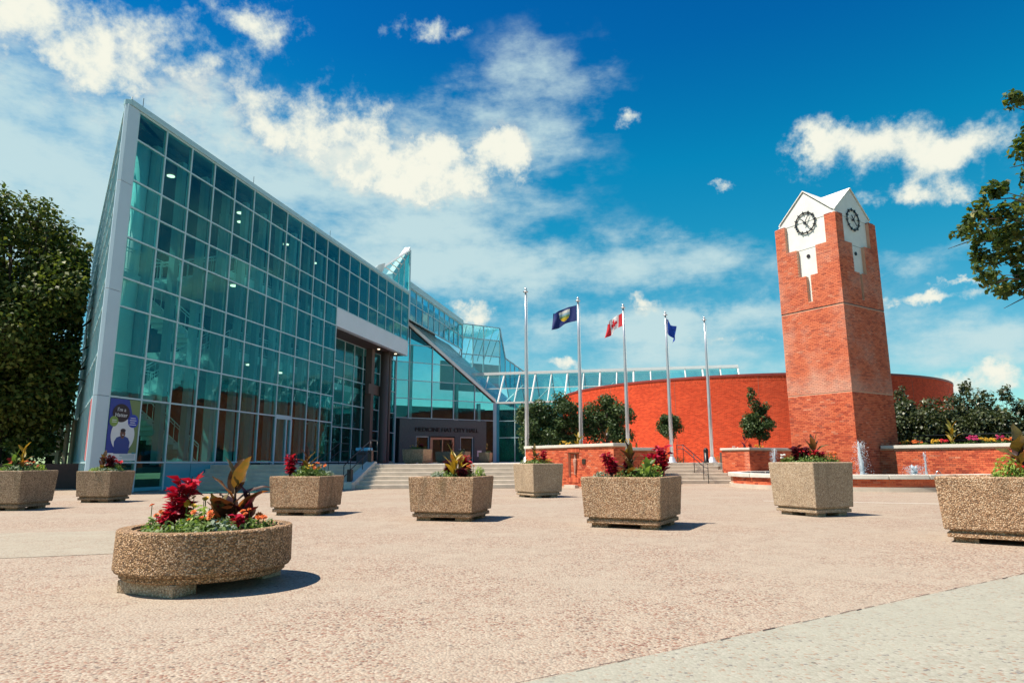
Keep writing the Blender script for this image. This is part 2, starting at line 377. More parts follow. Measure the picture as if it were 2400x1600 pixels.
class Fr:
    """a wall line: u runs along the compass heading, o points out of the wall (heading + 90)"""
    def __init__(self, p, heading):
        self.p = V3(p[0], p[1], 0); self.h = heading; self.u = hd(heading); self.n = hd(heading + 90)
        self.rz = R(90 - heading)
    def at(self, u, z=0.0, o=0.0):
        return self.p + self.u * u + self.n * o + V3(0, 0, z)


class MB:
    def __init__(self):
        self.v = []; self.f = []; self.c = []
    def add(self, verts, faces, col=None):
        b = len(self.v); self.v += [tuple(float(q) for q in x) for x in verts]
        self.f += [tuple(b + i for i in fc) for fc in faces]
        self.c += [col] * len(faces)
        return self
    def box(self, fr, u0, u1, o0, o1, z0, z1, col=None):
        P = [fr.at(u, z, o) for z in (z0, z1) for (u, o) in ((u0, o1), (u1, o1), (u1, o0), (u0, o0))]
        return self.add(P, [(3, 2, 1, 0), (4, 5, 6, 7), (0, 1, 5, 4), (1, 2, 6, 5), (2, 3, 7, 6), (3, 0, 4, 7)], col)
    def prism(self, poly, z0, z1):
        n = len(poly)
        ar = sum(poly[i][0] * poly[(i + 1) % n][1] - poly[(i + 1) % n][0] * poly[i][1] for i in range(n))
        if ar < 0: poly = list(reversed(poly))
        P = [(x, y, z0) for x, y in poly] + [(x, y, z1) for x, y in poly]
        return self.add(P, [tuple(reversed(range(n))), tuple(range(n, 2 * n))] + [(i, (i + 1) % n, n + (i + 1) % n, n + i) for i in range(n)])
    def slab(self, pts, off):
        """polygon given by 3-D points, thickened by the vector off"""
        n = len(pts); P = [V3(*p) for p in pts]; Q = [p + off for p in P]
        return self.add(P + Q, [tuple(reversed(range(n))), tuple(range(n, 2 * n))] + [(i, (i + 1) % n, n + (i + 1) % n, n + i) for i in range(n)])
    def path(self, pts, rad, n=8, cap=True):
        pts = [V3(*p) for p in pts]; rad = rad if hasattr(rad, '__len__') else [rad] * len(pts)
        b = len(self.v); up = V3(0, 0, 1); rings = []
        for i, p in enumerate(pts):
            d = pts[min(i + 1, len(pts) - 1)] - pts[max(i - 1, 0)]; d = d / (np.linalg.norm(d) + 1e-9)
            a = np.cross(d, up if abs(d[2]) < .95 else V3(1, 0, 0)); a /= np.linalg.norm(a) + 1e-9; c = np.cross(d, a)
            rings.append([p + rad[i] * (math.cos(2 * math.pi * k / n) * a + math.sin(2 * math.pi * k / n) * c) for k in range(n)])
        vs = [q for r in rings for q in r]
        fs = [(i * n + k, i * n + (k + 1) % n, (i + 1) * n + (k + 1) % n, (i + 1) * n + k) for i in range(len(pts) - 1) for k in range(n)]
        if cap: fs += [tuple(reversed(range(n))), tuple((len(pts) - 1) * n + k for k in range(n))]
        return self.add(vs, fs)
    def lathe(self, c, prof, n=24, closed=True):
        vs = [(c[0] + r * math.cos(2 * math.pi * k / n), c[1] + r * math.sin(2 * math.pi * k / n), c[2] + z) for r, z in prof for k in range(n)]
        fs = [(i * n + k, i * n + (k + 1) % n, (i + 1) * n + (k + 1) % n, (i + 1) * n + k) for i in range(len(prof) - 1) for k in range(n)]
        if closed: fs += [tuple(reversed(range(n))), tuple((len(prof) - 1) * n + k for k in range(n))]
        return self.add(vs, fs)
    def build(self, name, mat, parent=None, smooth=False, org=None, bevel=0.0):
        o_ = ORG[parent] if parent is not None else (V3(*org) if org is not None else V3(0, 0, 0))
        me = bpy.data.meshes.new(name)
        me.from_pydata([(x - o_[0], y - o_[1], z - o_[2]) for x, y, z in self.v], [], self.f)
        return link(name, me, mat, parent, o_, smooth, bevel)


def link(name, me, mat, parent, o_, smooth=False, bevel=0.0):
    if mat and not me.materials: me.materials.append(MATS[mat])
    if smooth: me.polygons.foreach_set('use_smooth', [True] * len(me.polygons))
    o = bpy.data.objects.new(name, me); COL.objects.link(o); ORG[o] = o_
    if parent is not None: o.parent = parent
    else: o.location = o_
    if bevel:
        b = o.modifiers.new('bevel', 'BEVEL'); b.width = bevel; b.segments = 2; b.limit_method = 'ANGLE'
    return o


def thing(name, loc, label, cat, group=None):
    o = bpy.data.objects.new(name, None); COL.objects.link(o); o.location = loc; ORG[o] = V3(*loc)
    o.empty_display_size = .1
    return tag(o, label, cat, group)


def part(name, parent):
    o = bpy.data.objects.new(name, None); COL.objects.link(o); o.parent = parent; ORG[o] = ORG[parent]; o.empty_display_size = .1
    return o


def tag(o, label, cat, group=None):
    o['label'] = label; o['category'] = cat
    if group: o['group'] = group
    return o


def struct(o, kind='structure', label=None):
    o['kind'] = kind
    if label: o['label'] = label
    return o


_u = MB().add([(x - .5, y - .5, z - .5) for z in (0, 1) for x, y in ((0, 0), (1, 0), (1, 1), (0, 1))], [(3, 2, 1, 0), (4, 5, 6, 7), (0, 1, 5, 4), (1, 2, 6, 5), (2, 3, 7, 6), (3, 0, 4, 7)])
UNIT = {}


def unit(mat):
    if mat not in UNIT:
        me = bpy.data.meshes.new('bar_' + mat); me.from_pydata(_u.v, [], _u.f); me.materials.append(MATS[mat]); UNIT[mat] = me
    return UNIT[mat]


def bar(name, parent, mat, fr, u0, u1, o0, o1, z0, z1):
    """one straight member or sheet: a shared box, placed and scaled"""
    o = bpy.data.objects.new(name, unit(mat)); COL.objects.link(o); o.parent = parent
    c = fr.at((u0 + u1) / 2, (z0 + z1) / 2, (o0 + o1) / 2) - ORG[parent]
    o.location = c; o.rotation_euler = (0, 0, fr.rz); o.scale = (abs(u1 - u0), abs(o1 - o0), abs(z1 - z0)); ORG[o] = ORG[parent]
    return o


def grid_wall(parent, fr, us, zs, glassm='glass_teal', metal='mullion_metal', skip=None, mw=.062, o=0.0, top=True):
    """curtain wall: a pane in every bay, a mullion on every line, transom pieces between them"""
    for i in range(len(us) - 1):
        for j in range(len(zs) - 1):
            if skip and skip(i, j): continue
            bar('pane', parent, glassm, fr, us[i] + mw * .45, us[i + 1] - mw * .45, o - .014, o + .006, zs[j] + mw * .45, zs[j + 1] - mw * .45)
    for u in us:
        bar('mullion', parent, metal, fr, u - mw / 2, u + mw / 2, o - .1, o + .045, zs[0], zs[-1])
    for z in zs:
        bar('transom', parent, metal, fr, us[0], us[-1], o - .08, o + .035, z - mw / 2, z + mw / 2)


def quads(name, verts, mat, parent=None, org=None, var=None, smooth=False):
    """verts: (n,4,3) array of loose quads with a random value each"""
    o_ = ORG[parent] if parent is not None else (V3(*org) if org is not None else V3(0, 0, 0))
    n = len(verts); me = bpy.data.meshes.new(name)
    me.vertices.add(n * 4); me.vertices.foreach_set('co', (verts.reshape(-1, 3) - o_).astype(np.float32).ravel())
    me.loops.add(n * 4); me.loops.foreach_set('vertex_index', np.arange(n * 4, dtype=np.int32))
    me.polygons.add(n); me.polygons.foreach_set('loop_start', np.arange(0, n * 4, 4, dtype=np.int32))
    me.update(calc_edges=True)
    at = me.attributes.new('var', 'FLOAT', 'FACE'); at.data.foreach_set('value', (RNG.random(n) if var is None else var).astype(np.float32))
    return link(name, me, mat, parent, o_, smooth)


def leaf_quads(cent, size, up=.5, out=None, aspect=.55, droop=.25):
    """leaf-shaped folded quads at the given centres"""
    n = len(cent); nr = RNG.normal(size=(n, 3)); nr[:, 2] += up * 2
    if out is not None: nr += out
    nr /= np.linalg.norm(nr, axis=1)[:, None]
    a = RNG.normal(size=(n, 3)); a[:, 2] -= droop; a -= nr * (a * nr).sum(1)[:, None]; a /= np.linalg.norm(a, axis=1)[:, None]
    b = np.cross(nr, a); s = size * RNG.uniform(.65, 1.3, n)[:, None]
    v = np.empty((n, 4, 3)); v[:, 0] = cent - a * s * .5; v[:, 2] = cent + a * s * .5
    v[:, 1] = cent + b * s * aspect * .5 - a * s * .05 + nr * s * .12; v[:, 3] = cent - b * s * aspect * .5 - a * s * .05 + nr * s * .12
    return v


# ------------------------------------------------------------------ brickwork
BRICKMESH = {}
BL, BH, BJ = .2, .0715, .009


def brickmesh(L, mat):
    k = (round(L, 3), mat)
    if k not in BRICKMESH:
        mb = MB(); e = .004; x = L / 2; z = (BH - BJ) / 2; d = .04
        P = [(-x, d, -z), (x, d, -z), (x, d, z), (-x, d, z), (-x, 0.002, -z), (x, 0.002, -z), (x, 0.002, z), (-x, 0.002, z), (-x + e, -.001, -z + e), (x - e, -.001, -z + e), (x - e, -.001, z - e), (-x + e, -.001, z - e)]
        F = [(8, 9, 10, 11), (4, 5, 9, 8), (5, 6, 10, 9), (6, 7, 11, 10), (7, 4, 8, 11), (0, 1, 5, 4), (1, 2, 6, 5), (2, 3, 7, 6), (3, 0, 4, 7)]
        me = bpy.data.meshes.new('brick'); me.from_pydata(P, [], F); me.materials.append(MATS[mat]); BRICKMESH[k] = me
    return BRICKMESH[k]


def brick_cells(u0, u1, z0, z1, hole=None):
    """running bond: (centre u, centre z, length) for every whole or cut brick"""
    rows = int((z1 - z0) / BH); out = []
    for r in range(rows):
        z = z0 + (r + .5) * BH; u = u0 - (BL * .5 if r % 2 else 0)
        while u < u1 - .03:
            a, b = max(u, u0), min(u + BL, u1)
            spans = [(a, b)]
            for (hu0, hu1, hz0, hz1) in (hole or []):
                if hz0 < z < hz1:
                    ns = []
                    for (p, q) in spans:
                        if q <= hu0 or p >= hu1: ns.append((p, q)); continue
                        if p < hu0: ns.append((p, hu0))
                        if q > hu1: ns.append((hu1, q))
                    spans = ns
            for p, q in spans:
                if q - p > .035: out.append(((p + q) / 2, z, q - p - BJ))
            u += BL
    return out


def brickwork(parent, fr, u0, u1, z0, z1, hole=None, pick=None, mats=('brick', 'brick_single'), o=.012, limit=300):
    cells = brick_cells(u0, u1, z0, z1, hole)
    single = []
    if pick:
        cells.sort(key=pick); single, cells = cells[:limit], cells[limit:]
    for u, z, L in single:
        ob = bpy.data.objects.new('brick', brickmesh(L, mats[1])); COL.objects.link(ob); ob.parent = parent
        ob.location = fr.at(u, z, o) - ORG[parent]; ob.rotation_euler = (0, 0, fr.rz); ORG[ob] = ORG[parent]
    if cells:
        vs = []
        for u, z, L in cells:
            x = L / 2; h = (BH - BJ) / 2; oo = o + random.uniform(-.0015, .0015)
            A = [fr.at(u + sx * x, z + sz * h, oo) for sx, sz in ((-1, -1), (1, -1), (1, 1), (-1, 1))]
            Bk = [fr.at(u + sx * x, z + sz * h, oo - .03) for sx, sz in ((-1, -1), (1, -1), (1, 1), (-1, 1))]
            vs.append(A)
            for k in range(4):
                vs.append([Bk[k], Bk[(k + 1) % 4], A[(k + 1) % 4], A[k]])
        var = np.repeat(RNG.random(len(cells)), 5)
        ob = quads('bricks', np.array(vs), mats[0], parent, var=var); ob['kind'] = 'stuff'


# ------------------------------------------------------------------ ground and terraces
g = MB().add([(-900, -300, -.02), (900, -300, -.02), (900, 1500, -.02), (-900, 1500, -.02)], [(0, 1, 2, 3)]).build('ground', 'grass'); struct(g)
pl = MB().add([(-60, -30, 0), (60, -30, 0), (60, 46, 0), (-60, 46, 0)], [(0, 1, 2, 3)]).build('plaza_pavement', 'aggregate_pink'); struct(pl)
# pale paving field at the lower right, with its open joint
JP = Fr((0.05, 3.57), 57.4)
pf = MB().add([JP.at(-14, .004, 0), JP.at(45, .004, 0), JP.at(45, .004, 12), JP.at(-14, .004, 12)], [(3, 2, 1, 0)]).build('pale_pavement', 'aggregate_pale'); struct(pf)
jv = []
u = -6.0; pr = JP.at(u, .008, 0)
rj = random.Random(5)
mbj = MB()
while u < 14:
    ln = rj.uniform(.05, .14); wd = rj.choice([.002, .003, .005, .007, .004]); o = rj.uniform(-.006, .006)
    if rj.random() < .8:
        mbj.add([JP.at(u, .008, o - wd), JP.at(u + ln, .008, o - wd * rj.uniform(.5, 1.4)), JP.at(u + ln, .008, o + wd), JP.at(u, .008, o + wd)], [(3, 2, 1, 0)])
    u += ln
struct(mbj.build('pavement_joint', 'dark_wall'))
bd = MB().add([(-14.0, 9.6, .004), (-4.15, 11.75, .004), (-3.25, 9.0, .004), (-12.4, 5.9, .004)][::-1], [(0, 1, 2, 3)]).build('pale_band', 'aggregate_band'); struct(bd)
bd2 = MB().add([(7.0, 18.9, .004), (13.5, 16.4, .004), (13.5, 16.25, .004), (7.0, 18.75, .004)][::-1], [(0, 1, 2, 3)]).build('pavement_line', 'concrete_light'); struct(bd2)

A0 = (-15.1, 22.8)
FC = Fr(A0, 12.0)                       # main glass facade
ZT = [1.12, 3.52, 5.15, 6.93, 8.05, 9.66, 10.88, 11.98, 13.67, 14.83]
MOD = 1.572
T0 = 1.33
TS = [T0 + MOD * i for i in range(12)]          # 1.33 .. 18.62
TE = T0 + MOD * 19                               # 31.2
LW = Fr((0.62, 31.5), 147)                       # brick planter left of the right-hand steps (lit face)
LWc = LW.at(6.2)                                 # its front corner
LD = Fr(LWc, 57)
RWc = V3(11.7, 32.9, 0)                          # right brick planter corner
RL = Fr(RWc - hd(147) * 1.7, 147); RD = Fr(RWc, 57)
GW = Fr((15.32, 27.82), 145.5)                      # garden wall behind the fountain
ter = MB().prism([tuple(FC.at(7.36, 0, -2.5)[:2]), tuple(FC.at(7.375, 0, .0)[:2]), (.75, 30.012), (.75, 31.6), (3.2, 31.2), (7.3, 35.012), (11.6, 35.012), (12.5, 33.9), (15.2, 33.5), (19.0, 34.0), (60, 34), (60, 100), (-12, 100), tuple(FC.at(34, 0, -4.5)[:2])], 0, 1.0).build('terrace', 'concrete_light'); struct(ter)
lawn = MB().prism([(-60, 29.4), (-19.4, 29.4), (-28.9, 44), (-40, 60), (-60, 60)], 0, 1.0).build('lawn', 'grass'); struct(lawn)
bed = MB().prism([tuple(GW.at(0.2, 0, -.25)[:2]), tuple(GW.at(14, 0, -.25)[:2]), (38, 14), (45, 40), (19, 40), (17.2, 30.2)], 0, 1.55).build('garden_bed_soil', 'soil'); struct(bed)

# ------------------------------------------------------------------ main steps
st = thing('main_staircase', (-6, 28.1, 0), 'wide flight of stone steps, half shaded, rising from the plaza to the glass entrance', 'stairs')
YS, TR, RI = 28.1, .38, 1.0 / 6
facx = lambda y: A0[0] + (y - A0[1]) * math.tan(R(12.0)) + .05
for i in range(6):
    y0, y1 = YS + TR * i, YS + TR * (i + 1) + (.02 if i < 5 else -.01)
    if i == 5: y1 = y0 + .02
    mb = MB().prism([(facx(y0), y0), (.72, y0), (.72, y1), (facx(y1), y1)], 0 if i == 0 else RI * i - .02, RI * (i + 1) - (.0015 if i < 5 else -.006))
    mb.build('step', 'concrete', st, bevel=.012)
# sloping cheek block with its handrail
CK = Fr((-7.05, 27.85), 12)
ck = thing('stair_cheek', tuple(CK.at(0)), 'pale sloping concrete cheek block in the main steps under the black handrail', 'wall')
mb = MB(); P = [(0, .0), (0, .28), (.22, .30), (2.25, 1.12), (2.5, 1.12), (2.5, 0)]
mb.slab([CK.at(a, z, 0) for a, z in P], CK.n * .42); mb.build('block', 'concrete_light', ck, bevel=.01)


def railing(label, pts, h, posts, r=.02, rails=(1.0, .5), name='handrail', post_base=None):
    t_ = thing(name, tuple(pts[0]), label, 'handrail')
    for k in rails:
        pp = [V3(*p) + V3(0, 0, h * k) for p in pts]
        MB().path(pp, r, 8).build('rail', 'black_metal', t_, True)
    for q in posts:
        i = int(q); i = min(i, len(pts) - 2); f = q - i
        b = V3(*pts[i]) * (1 - f) + V3(*pts[i + 1]) * f
        MB().path([b - V3(0, 0, .02), b + V3(0, 0, h)], r * .9, 8).build('post', 'black_metal', t_, True)
    return t_


ra = railing('black metal handrail climbing the cheek of the main steps', [CK.at(-.35, .0, .2), CK.at(.25, .3, .2), CK.at(2.25, 1.12, .2), CK.at(3.0, 1.12, .2)], .95, (0.02, 1.0, 1.6, 2.0, 2.98))
for p in (CK.at(.25, .3, .2), CK.at(2.25, 1.12, .2)):
    MB().box(Fr(p[:2], 12), -.1, .1, -.09, .09, p[2], p[2] + .5).build('rail_panel', 'black_metal', ra)
CK2 = Fr((-8.3, 28.0), 12)
railing('thin black handrail in the shaded steps left of the cheek block', [CK2.at(-.1, 0, 0), CK2.at(.3, .17, 0), CK2.at(2.2, 1.0, 0), CK2.at(3.2, 1.0, 0)], .95, (.05, 1.5, 2.0, 2.98), .014, (1.0, .62))

# ------------------------------------------------------------------ city hall
H = thing('city_hall', tuple(FC.at(T0)), 'large glass city hall with a sharp corner pillar and long teal curtain wall', 'building')
mf = part('street_facade', H)
grid_wall(mf, FC, TS, ZT)
for i in range(2): bar('pane', mf, 'glass_teal', FC, TS[i] + .03, TS[i + 1] - .03, -.014, .006, .17, 1.085)
for i in range(3): bar('mullion', mf, 'mullion_metal', FC, TS[i] - .035, TS[i] + .035, -.1, .04, .0, 1.084)
for i in range(2, 5): bar('plinth_panel', mf, 'teal_panel', FC, TS[i] + .036, TS[i + 1] - .004, -.05, .01, .17, 1.085)
bar('base_rail', mf, 'teal_panel', FC, .8, TS[5], -.09, .03, .03, .17)
us = [TE - MOD * 8 + MOD * i for i in range(9)]
grid_wall(mf, FC, us[0:9], ZT[6:], skip=None)
fas = MB().box(FC, us[0] + .04, TE + .02, -.35, .03, 9.66, 10.84).build('fascia_panel', 'fascia_metal', H)
MB().box(FC, us[0] + .05, TE, -1.94, -.03, 9.665, 9.8).build('soffit', 'soffit_brown', H)
bar('cornice', mf, 'roof_metal', FC, .8, TE, -.25, .1, 14.868, 15.1)
# doors in the facade base
dr = part('door', H)
i = 7
for a, b in ((TS[i] - .06, TS[i] + .07), (TS[i + 1] - .1, TS[i + 1] + .05), (TS[i + 1] - .55, TS[i + 1] - .45)):
    bar('stile', dr, 'roof_metal', FC, a, b, -.1, .06, 1.01, 3.4)
bar('head', dr, 'roof_metal', FC, TS[i], TS[i + 1], -.1, .06, 3.38, 3.6)
# corner pillar with its panel joints
E0 = FC.at(.72)
EN = Fr(E0 - hd(145.2) * 24.0, 145.2)                # end wall, running back to the left
pil = part('corner_pillar', H)
for z0, z1 in ((0.0, 3.5), (3.512, 7.45), (7.462, 11.7), (11.712, 14.86)):
    pts = [FC.at(T0 - .04, 0, .06), FC.at(.76, 0, .06), E0 + EN.n * .06 - EN.u * .06, E0 - EN.u * .34 + EN.n * .06, FC.at(T0 - .04, 0, -.3)]
    MB().prism([tuple(p[:2]) for p in pts], z0, z1).build('panel', 'pillar_metal', pil, bevel=.012)
MB().prism([tuple(p[:2]) for p in [FC.at(T0, 0, .09), FC.at(.8, 0, .09), E0 + EN.n * .07 - EN.u * .05, E0 - EN.u * .5 + EN.n * .07]], 14.865, 15.06).build('cap', 'roof_metal', pil)
MB().path([FC.at(.9, 15.05, 0), FC.at(.94, 15.3, 0)], [.05, .012], 6).build('finial', 'white_metal', pil)
for t_ in (1.6, 9.2, 17.5): MB().path([FC.at(t_, 15.05, -.1), FC.at(t_, 15.6, -.1)], .012, 5).build('lightning_rod', 'black_metal', H)
# end wall
ew = part('end_facade', H)
ue = [24 - .38 - MOD * i for i in range(15)][::-1]
grid_wall(ew, EN, ue, [.15] + ZT)
bar('cornice', ew, 'roof_metal', EN, 0, 23.7, -.25, .06, 14.868, 15.05)
bar('red_banner', H, 'print_red', EN, 24 - .38 - 1.5, 24 - .45, .02, .045, 1.2, 3.45)
# roof
FE = 46.98
roof = MB().prism([tuple(p[:2]) for p in [FC.at(.95, 0, -.26), FC.at(FE, 0, -.26), FC.at(FE, 0, -14), EN.at(.2, 0, -.26), EN.at(23.5, 0, -.3)]], 14.862, 15.02).build('roof', 'interior_grey', H)
# upper band beyond the spire
ub = part('upper_band', H)
grid_wall(ub, FC, [TE + .12 + MOD * i for i in range(11)], [12.8, 14.19, 15.4], 'glass_blue', mw=.06, o=.05)
bar('cornice', ub, 'roof_metal', FC, TE + .05, FE, -.3, .16, 15.44, 15.95)
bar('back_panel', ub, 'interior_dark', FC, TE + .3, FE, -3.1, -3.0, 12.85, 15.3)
# recess behind the columns
RC = part('recess_wall', H)
ur = [18.63, 20.73, 22.3, 23.87, 25.44, 27.01, 28.6, 30.2, 31.85, 33.5]
grid_wall(RC, FC, ur, [1.12, 3.5, 5.15, 6.95, 8.07, 9.66], o=-1.93)
for z in (1.12, 3.5, 5.15, 6.95, 8.07):
    bar('transom', RC, 'mullion_metal', Fr(FC.at(18.63, 0, -.1), 102), -1.8, 0, -.04, .04, z - .03, z + .03)
SR = Fr(FC.at(18.63, 0, -1.9), 102)
for j in range(5): bar('pane', RC, 'glass_teal', SR, .04, 1.8, -.01, .01, [1.16, 3.54, 5.19, 6.99, 8.11][j], [3.46, 5.11, 6.91, 8.03, 9.62][j])
for tt, wd in ((27.35, .5), (30.9, .34)):
    bar('pier', H, 'pier_brown', FC, tt, tt + wd, -1.85, -1.35, 1.01, 9.66)
cp = FC.at(29.0, 0, -1.0)
MB().lathe((cp[0], cp[1], 1.0), [(.36, 0), (.36, .25), (.33, .3), (.33, 8.66)], 28).build('round_column', 'pier_brown', H, True)
bar('cross_beam', H, 'pier_brown', FC, 26.9, 29.3, -1.6, -1.34, 6.2, 6.95)
# entrance wall
EW = Fr(FC.at(33.5, 0, -1.93), 57)
ent = part('entrance_wall', H)
DZ = lambda u: 12.81 - .715 * (u - 1.24)
eu = [0.1, 1.29, 3.5, 5.66, 7.84, 9.95]; ez = [4.83, 6.5, 8.07, 9.66, 11.2]
for i in range(5):
    ua, ubb = eu[i] + .03, eu[i + 1] - .03
    za = [1.1] + ez if i in () else ez
    for j in range(len(za)):
        z0 = za[j] + .03; z1 = (za[j + 1] - .03) if j + 1 < len(za) else 14.0
        tl, tr_ = min(z1, DZ(ua)), min(z1, DZ(ubb))
        if tl <= z0 + .05: continue
        if tr_ < z0:                                  # triangular sheet under the rake
            uc = ua + (DZ(ua) - z0) / .715
            pts = [EW.at(ua, z0), EW.at(min(uc, ubb), z0), EW.at(ua, tl)]
            if z1 < DZ(ua): pts = [EW.at(ua, z0), EW.at(min(uc, ubb), z0), EW.at(ua + (DZ(ua) - z1) / .715, z1), EW.at(ua, z1)]
        else:
            pts = [EW.at(ua, z0), EW.at(ubb, z0), EW.at(ubb, tr_)]
            if DZ(ua) > z1 > DZ(ubb): pts.append(EW.at(ua + (DZ(ua) - z1) / .715, z1))
            pts.append(EW.at(ua, tl))
        MB().slab(pts, -EW.n * .02).build('pane', 'glass_teal', ent)
for u in eu:
    bar('mullion', ent, 'mullion_metal', EW, u - .035, u + .035, -.1, .045, 4.8 if .5 < u < 9 else 1.0, min(DZ(u), 12.6))
for z in ez:
    bar('transom', ent, 'mullion_metal', EW, .1, min(9.95, 1.24 + (12.81 - z) / .715), -.08, .035, z - .03, z + .03)
MB().slab([EW.at(.6, DZ(.6) - .02, .12), EW.at(10.05, DZ(10.05) - .02, .12), EW.at(10.05, DZ(10.05) + .3, .12), EW.at(.6, DZ(.6) + .3, .12)], -EW.n * .3).build('rake_beam', 'white_metal', ent)
MB().slab([EW.at(.6, DZ(.6) - .12, .1), EW.at(10.0, DZ(10.0) - .12, .1), EW.at(10.0, DZ(10.0) - .04, .1), EW.at(.6, DZ(.6) - .04, .1)], -EW.n * .25).build('rake_trim', 'soffit_brown', ent)
# raking glass roof behind it
rs = part('raking_roof', H)
for k in range(14):
    a = .0 + k * .98
    P = [EW.at(.6, DZ(.6) + .16) + FC.u * (a + .05), EW.at(10.0, DZ(10.0) + .16) + FC.u * (a + .05), EW.at(10.0, DZ(10.0) + .16) + FC.u * (a + .92), EW.at(.6, DZ(.6) + .16) + FC.u * (a + .92)]
    MB().slab(P, V3(0, 0, -.02)).build('pane', 'glass_blue', rs)
    P = [EW.at(.6, DZ(.6) + .2) + FC.u * (a - .04), EW.at(10.0, DZ(10.0) + .2) + FC.u * (a - .04), EW.at(10.0, DZ(10.0) + .2) + FC.u * (a + .05), EW.at(.6, DZ(.6) + .2) + FC.u * (a + .05)]
    MB().slab(P, V3(0, 0, -.08)).build('rafter', 'roof_metal', rs)
for f in (.2, .4, .6, .8):
    u_ = .6 + 9.4 * f
    MB().slab([EW.at(u_ - .04, DZ(u_) + .19), EW.at(u_ + .04, DZ(u_) + .16), EW.at(u_ + .04, DZ(u_) + .16) + FC.u * 13.7, EW.at(u_ - .04, DZ(u_) + .19) + FC.u * 13.7], V3(0, 0, -.07)).build('purlin', 'roof_metal', rs)
# dark granite portal and doors
po = part('portal', H)
for (a, b, z0, z1) in ((.45, 2.0, 1.01, 3.3), (3.28, 3.36, 1.01, 3.3), (5.76, 6.32, 1.01, 3.3), (7.72, 9.0, 1.01, 3.3), (.45, 9.0, 3.3, 4.74)):
    bar('granite_slab', po, 'granite_dark', EW, a, b, -.3, .16, z0, z1)
bar('side_light', po, 'glass_teal', EW, 9.05, 9.9, -.02, .0, 1.05, 4.78)
ed = part('entrance_door', H)
for (a, b, z0, z1) in ((3.38, 3.62, 1.01, 3.2), (5.5, 5.74, 1.01, 3.2), (3.62, 5.5, 3.02, 3.2), (4.52, 4.62, 1.02, 3.02)):
    bar('frame', ed, 'door_brass', EW, a, b, -.12, .1, z0, z1)
for (a, b) in ((3.64, 4.5), (4.64, 5.48)): bar('door_leaf', ed, 'glass_teal', EW, a, b, -.05, -.03, 1.04, 3.0)
for (a, b) in ((2.03, 3.26), (6.36, 7.68)):
    bar('pane', ed, 'glass_teal', EW, a + .06, b - .06, -.05, -.03, 1.05, 3.2)
    for (c, d, z0, z1) in ((a, a + .06, 1.01, 3.29), (b - .06, b, 1.01, 3.29), (a + .06, b - .06, 3.2, 3.29)): bar('frame', ed, 'mullion_metal', EW, c, d, -.1, .05, z0, z1)
bar('notice', po, 'print_white', EW, 8.05, 8.5, .165, .18, 1.55, 2.1)


def text_mesh(body, size, extr):
    cu = bpy.data.curves.new('lettering', 'FONT'); cu.body = body; cu.size = size; cu.extrude = extr; cu.align_x = 'CENTER'; cu.align_y = 'CENTER'
    o = bpy.data.objects.new('lettering', cu); COL.objects.link(o)
    dg = bpy.context.evaluated_depsgraph_get(); me = bpy.data.meshes.new_from_object(o.evaluated_get(dg))
    bpy.data.objects.remove(o); bpy.data.curves.remove(cu)
    return me


def lettering(body, size, extr, mat, parent, fr, u, z, o, name='lettering', wide=1.0):
    me = text_mesh(body, size, extr); me.materials.clear(); me.materials.append(MATS[mat])
    ob = bpy.data.objects.new(name, me); COL.objects.link(ob); ob.parent = parent
    ob.location = fr.at(u, z, o) - ORG[parent]; ob.rotation_euler = (R(90), 0, fr.rz); ob.scale = (wide, 1, 1); ORG[ob] = ORG[parent]
    return ob


lettering('MEDICINE HAT CITY HALL', .5, .05, 'letter_dark', po, EW, 5.0, 3.85, .2, wide=1.06)
# glass gallery running right from the entrance
Qp = EW.at(10.0); GA = Fr(Qp, 102)
gl = part('glass_gallery', H)
gz = [(0.0, 6.57), (-1.3, 7.95), (-2.7, 9.45)]
for i in range(-2, 14):
    for j in range(2):
        (o0, z0), (o1, z1) = gz[j], gz[j + 1]
        a0 = a1 = .31 + MOD * .993 * i; b = a0 + MOD * .993
        if i < 0:
            lim0 = -1.1 * (-o0) / 1.0; lim1 = -1.1 * (-o1) / 1.0
            a0 = max(a0, lim0); a1 = max(a1, lim1)
            if a0 >= b - .05 and a1 >= b - .05: continue
            a0 = min(a0, b - .02); a1 = min(a1, b - .02)
        MB().slab([GA.at(a0 + .04, z0 + .04, o0), GA.at(b - .04, z0 + .04, o0), GA.at(b - .04, z1 - .04, o1), GA.at(a1 + .04, z1 - .04, o1)], V3(0, 0, -.02)).build('pane', 'glass_clear', gl)
for i in range(-1, 15):
    u_ = .31 + MOD * .993 * i
    if i < 0: pts = [GA.at(u_, 7.95, -1.3), GA.at(u_, 9.45, -2.7)]
    else: pts = [GA.at(u_, 6.57, 0), GA.at(u_, 9.45, -2.7)]
    MB().path(pts, .085 if i % 2 == 0 else .06, 4).build('rafter', 'white_metal', gl)
bar('eaves_beam', gl, 'white_metal', GA, -.1, 22.2, -.12, .1, 6.42, 6.56)
bar('ridge_beam', gl, 'white_metal', GA, -2.95, 22.2, -2.85, -2.55, 9.46, 9.72)
bar('rail', gl, 'white_metal', GA, -1.3, 22.0, -1.36, -1.28, 7.93, 8.0)
MB().path([GA.at(-.2, 6.6, .02), GA.at(-2.95, 9.5, -2.7)], .1, 6).build('hip_beam', 'white_metal', gl)
bar('end_post', gl, 'white_metal', GA, 22.05, 22.25, -2.8, -2.6, 6.6, 9.46)
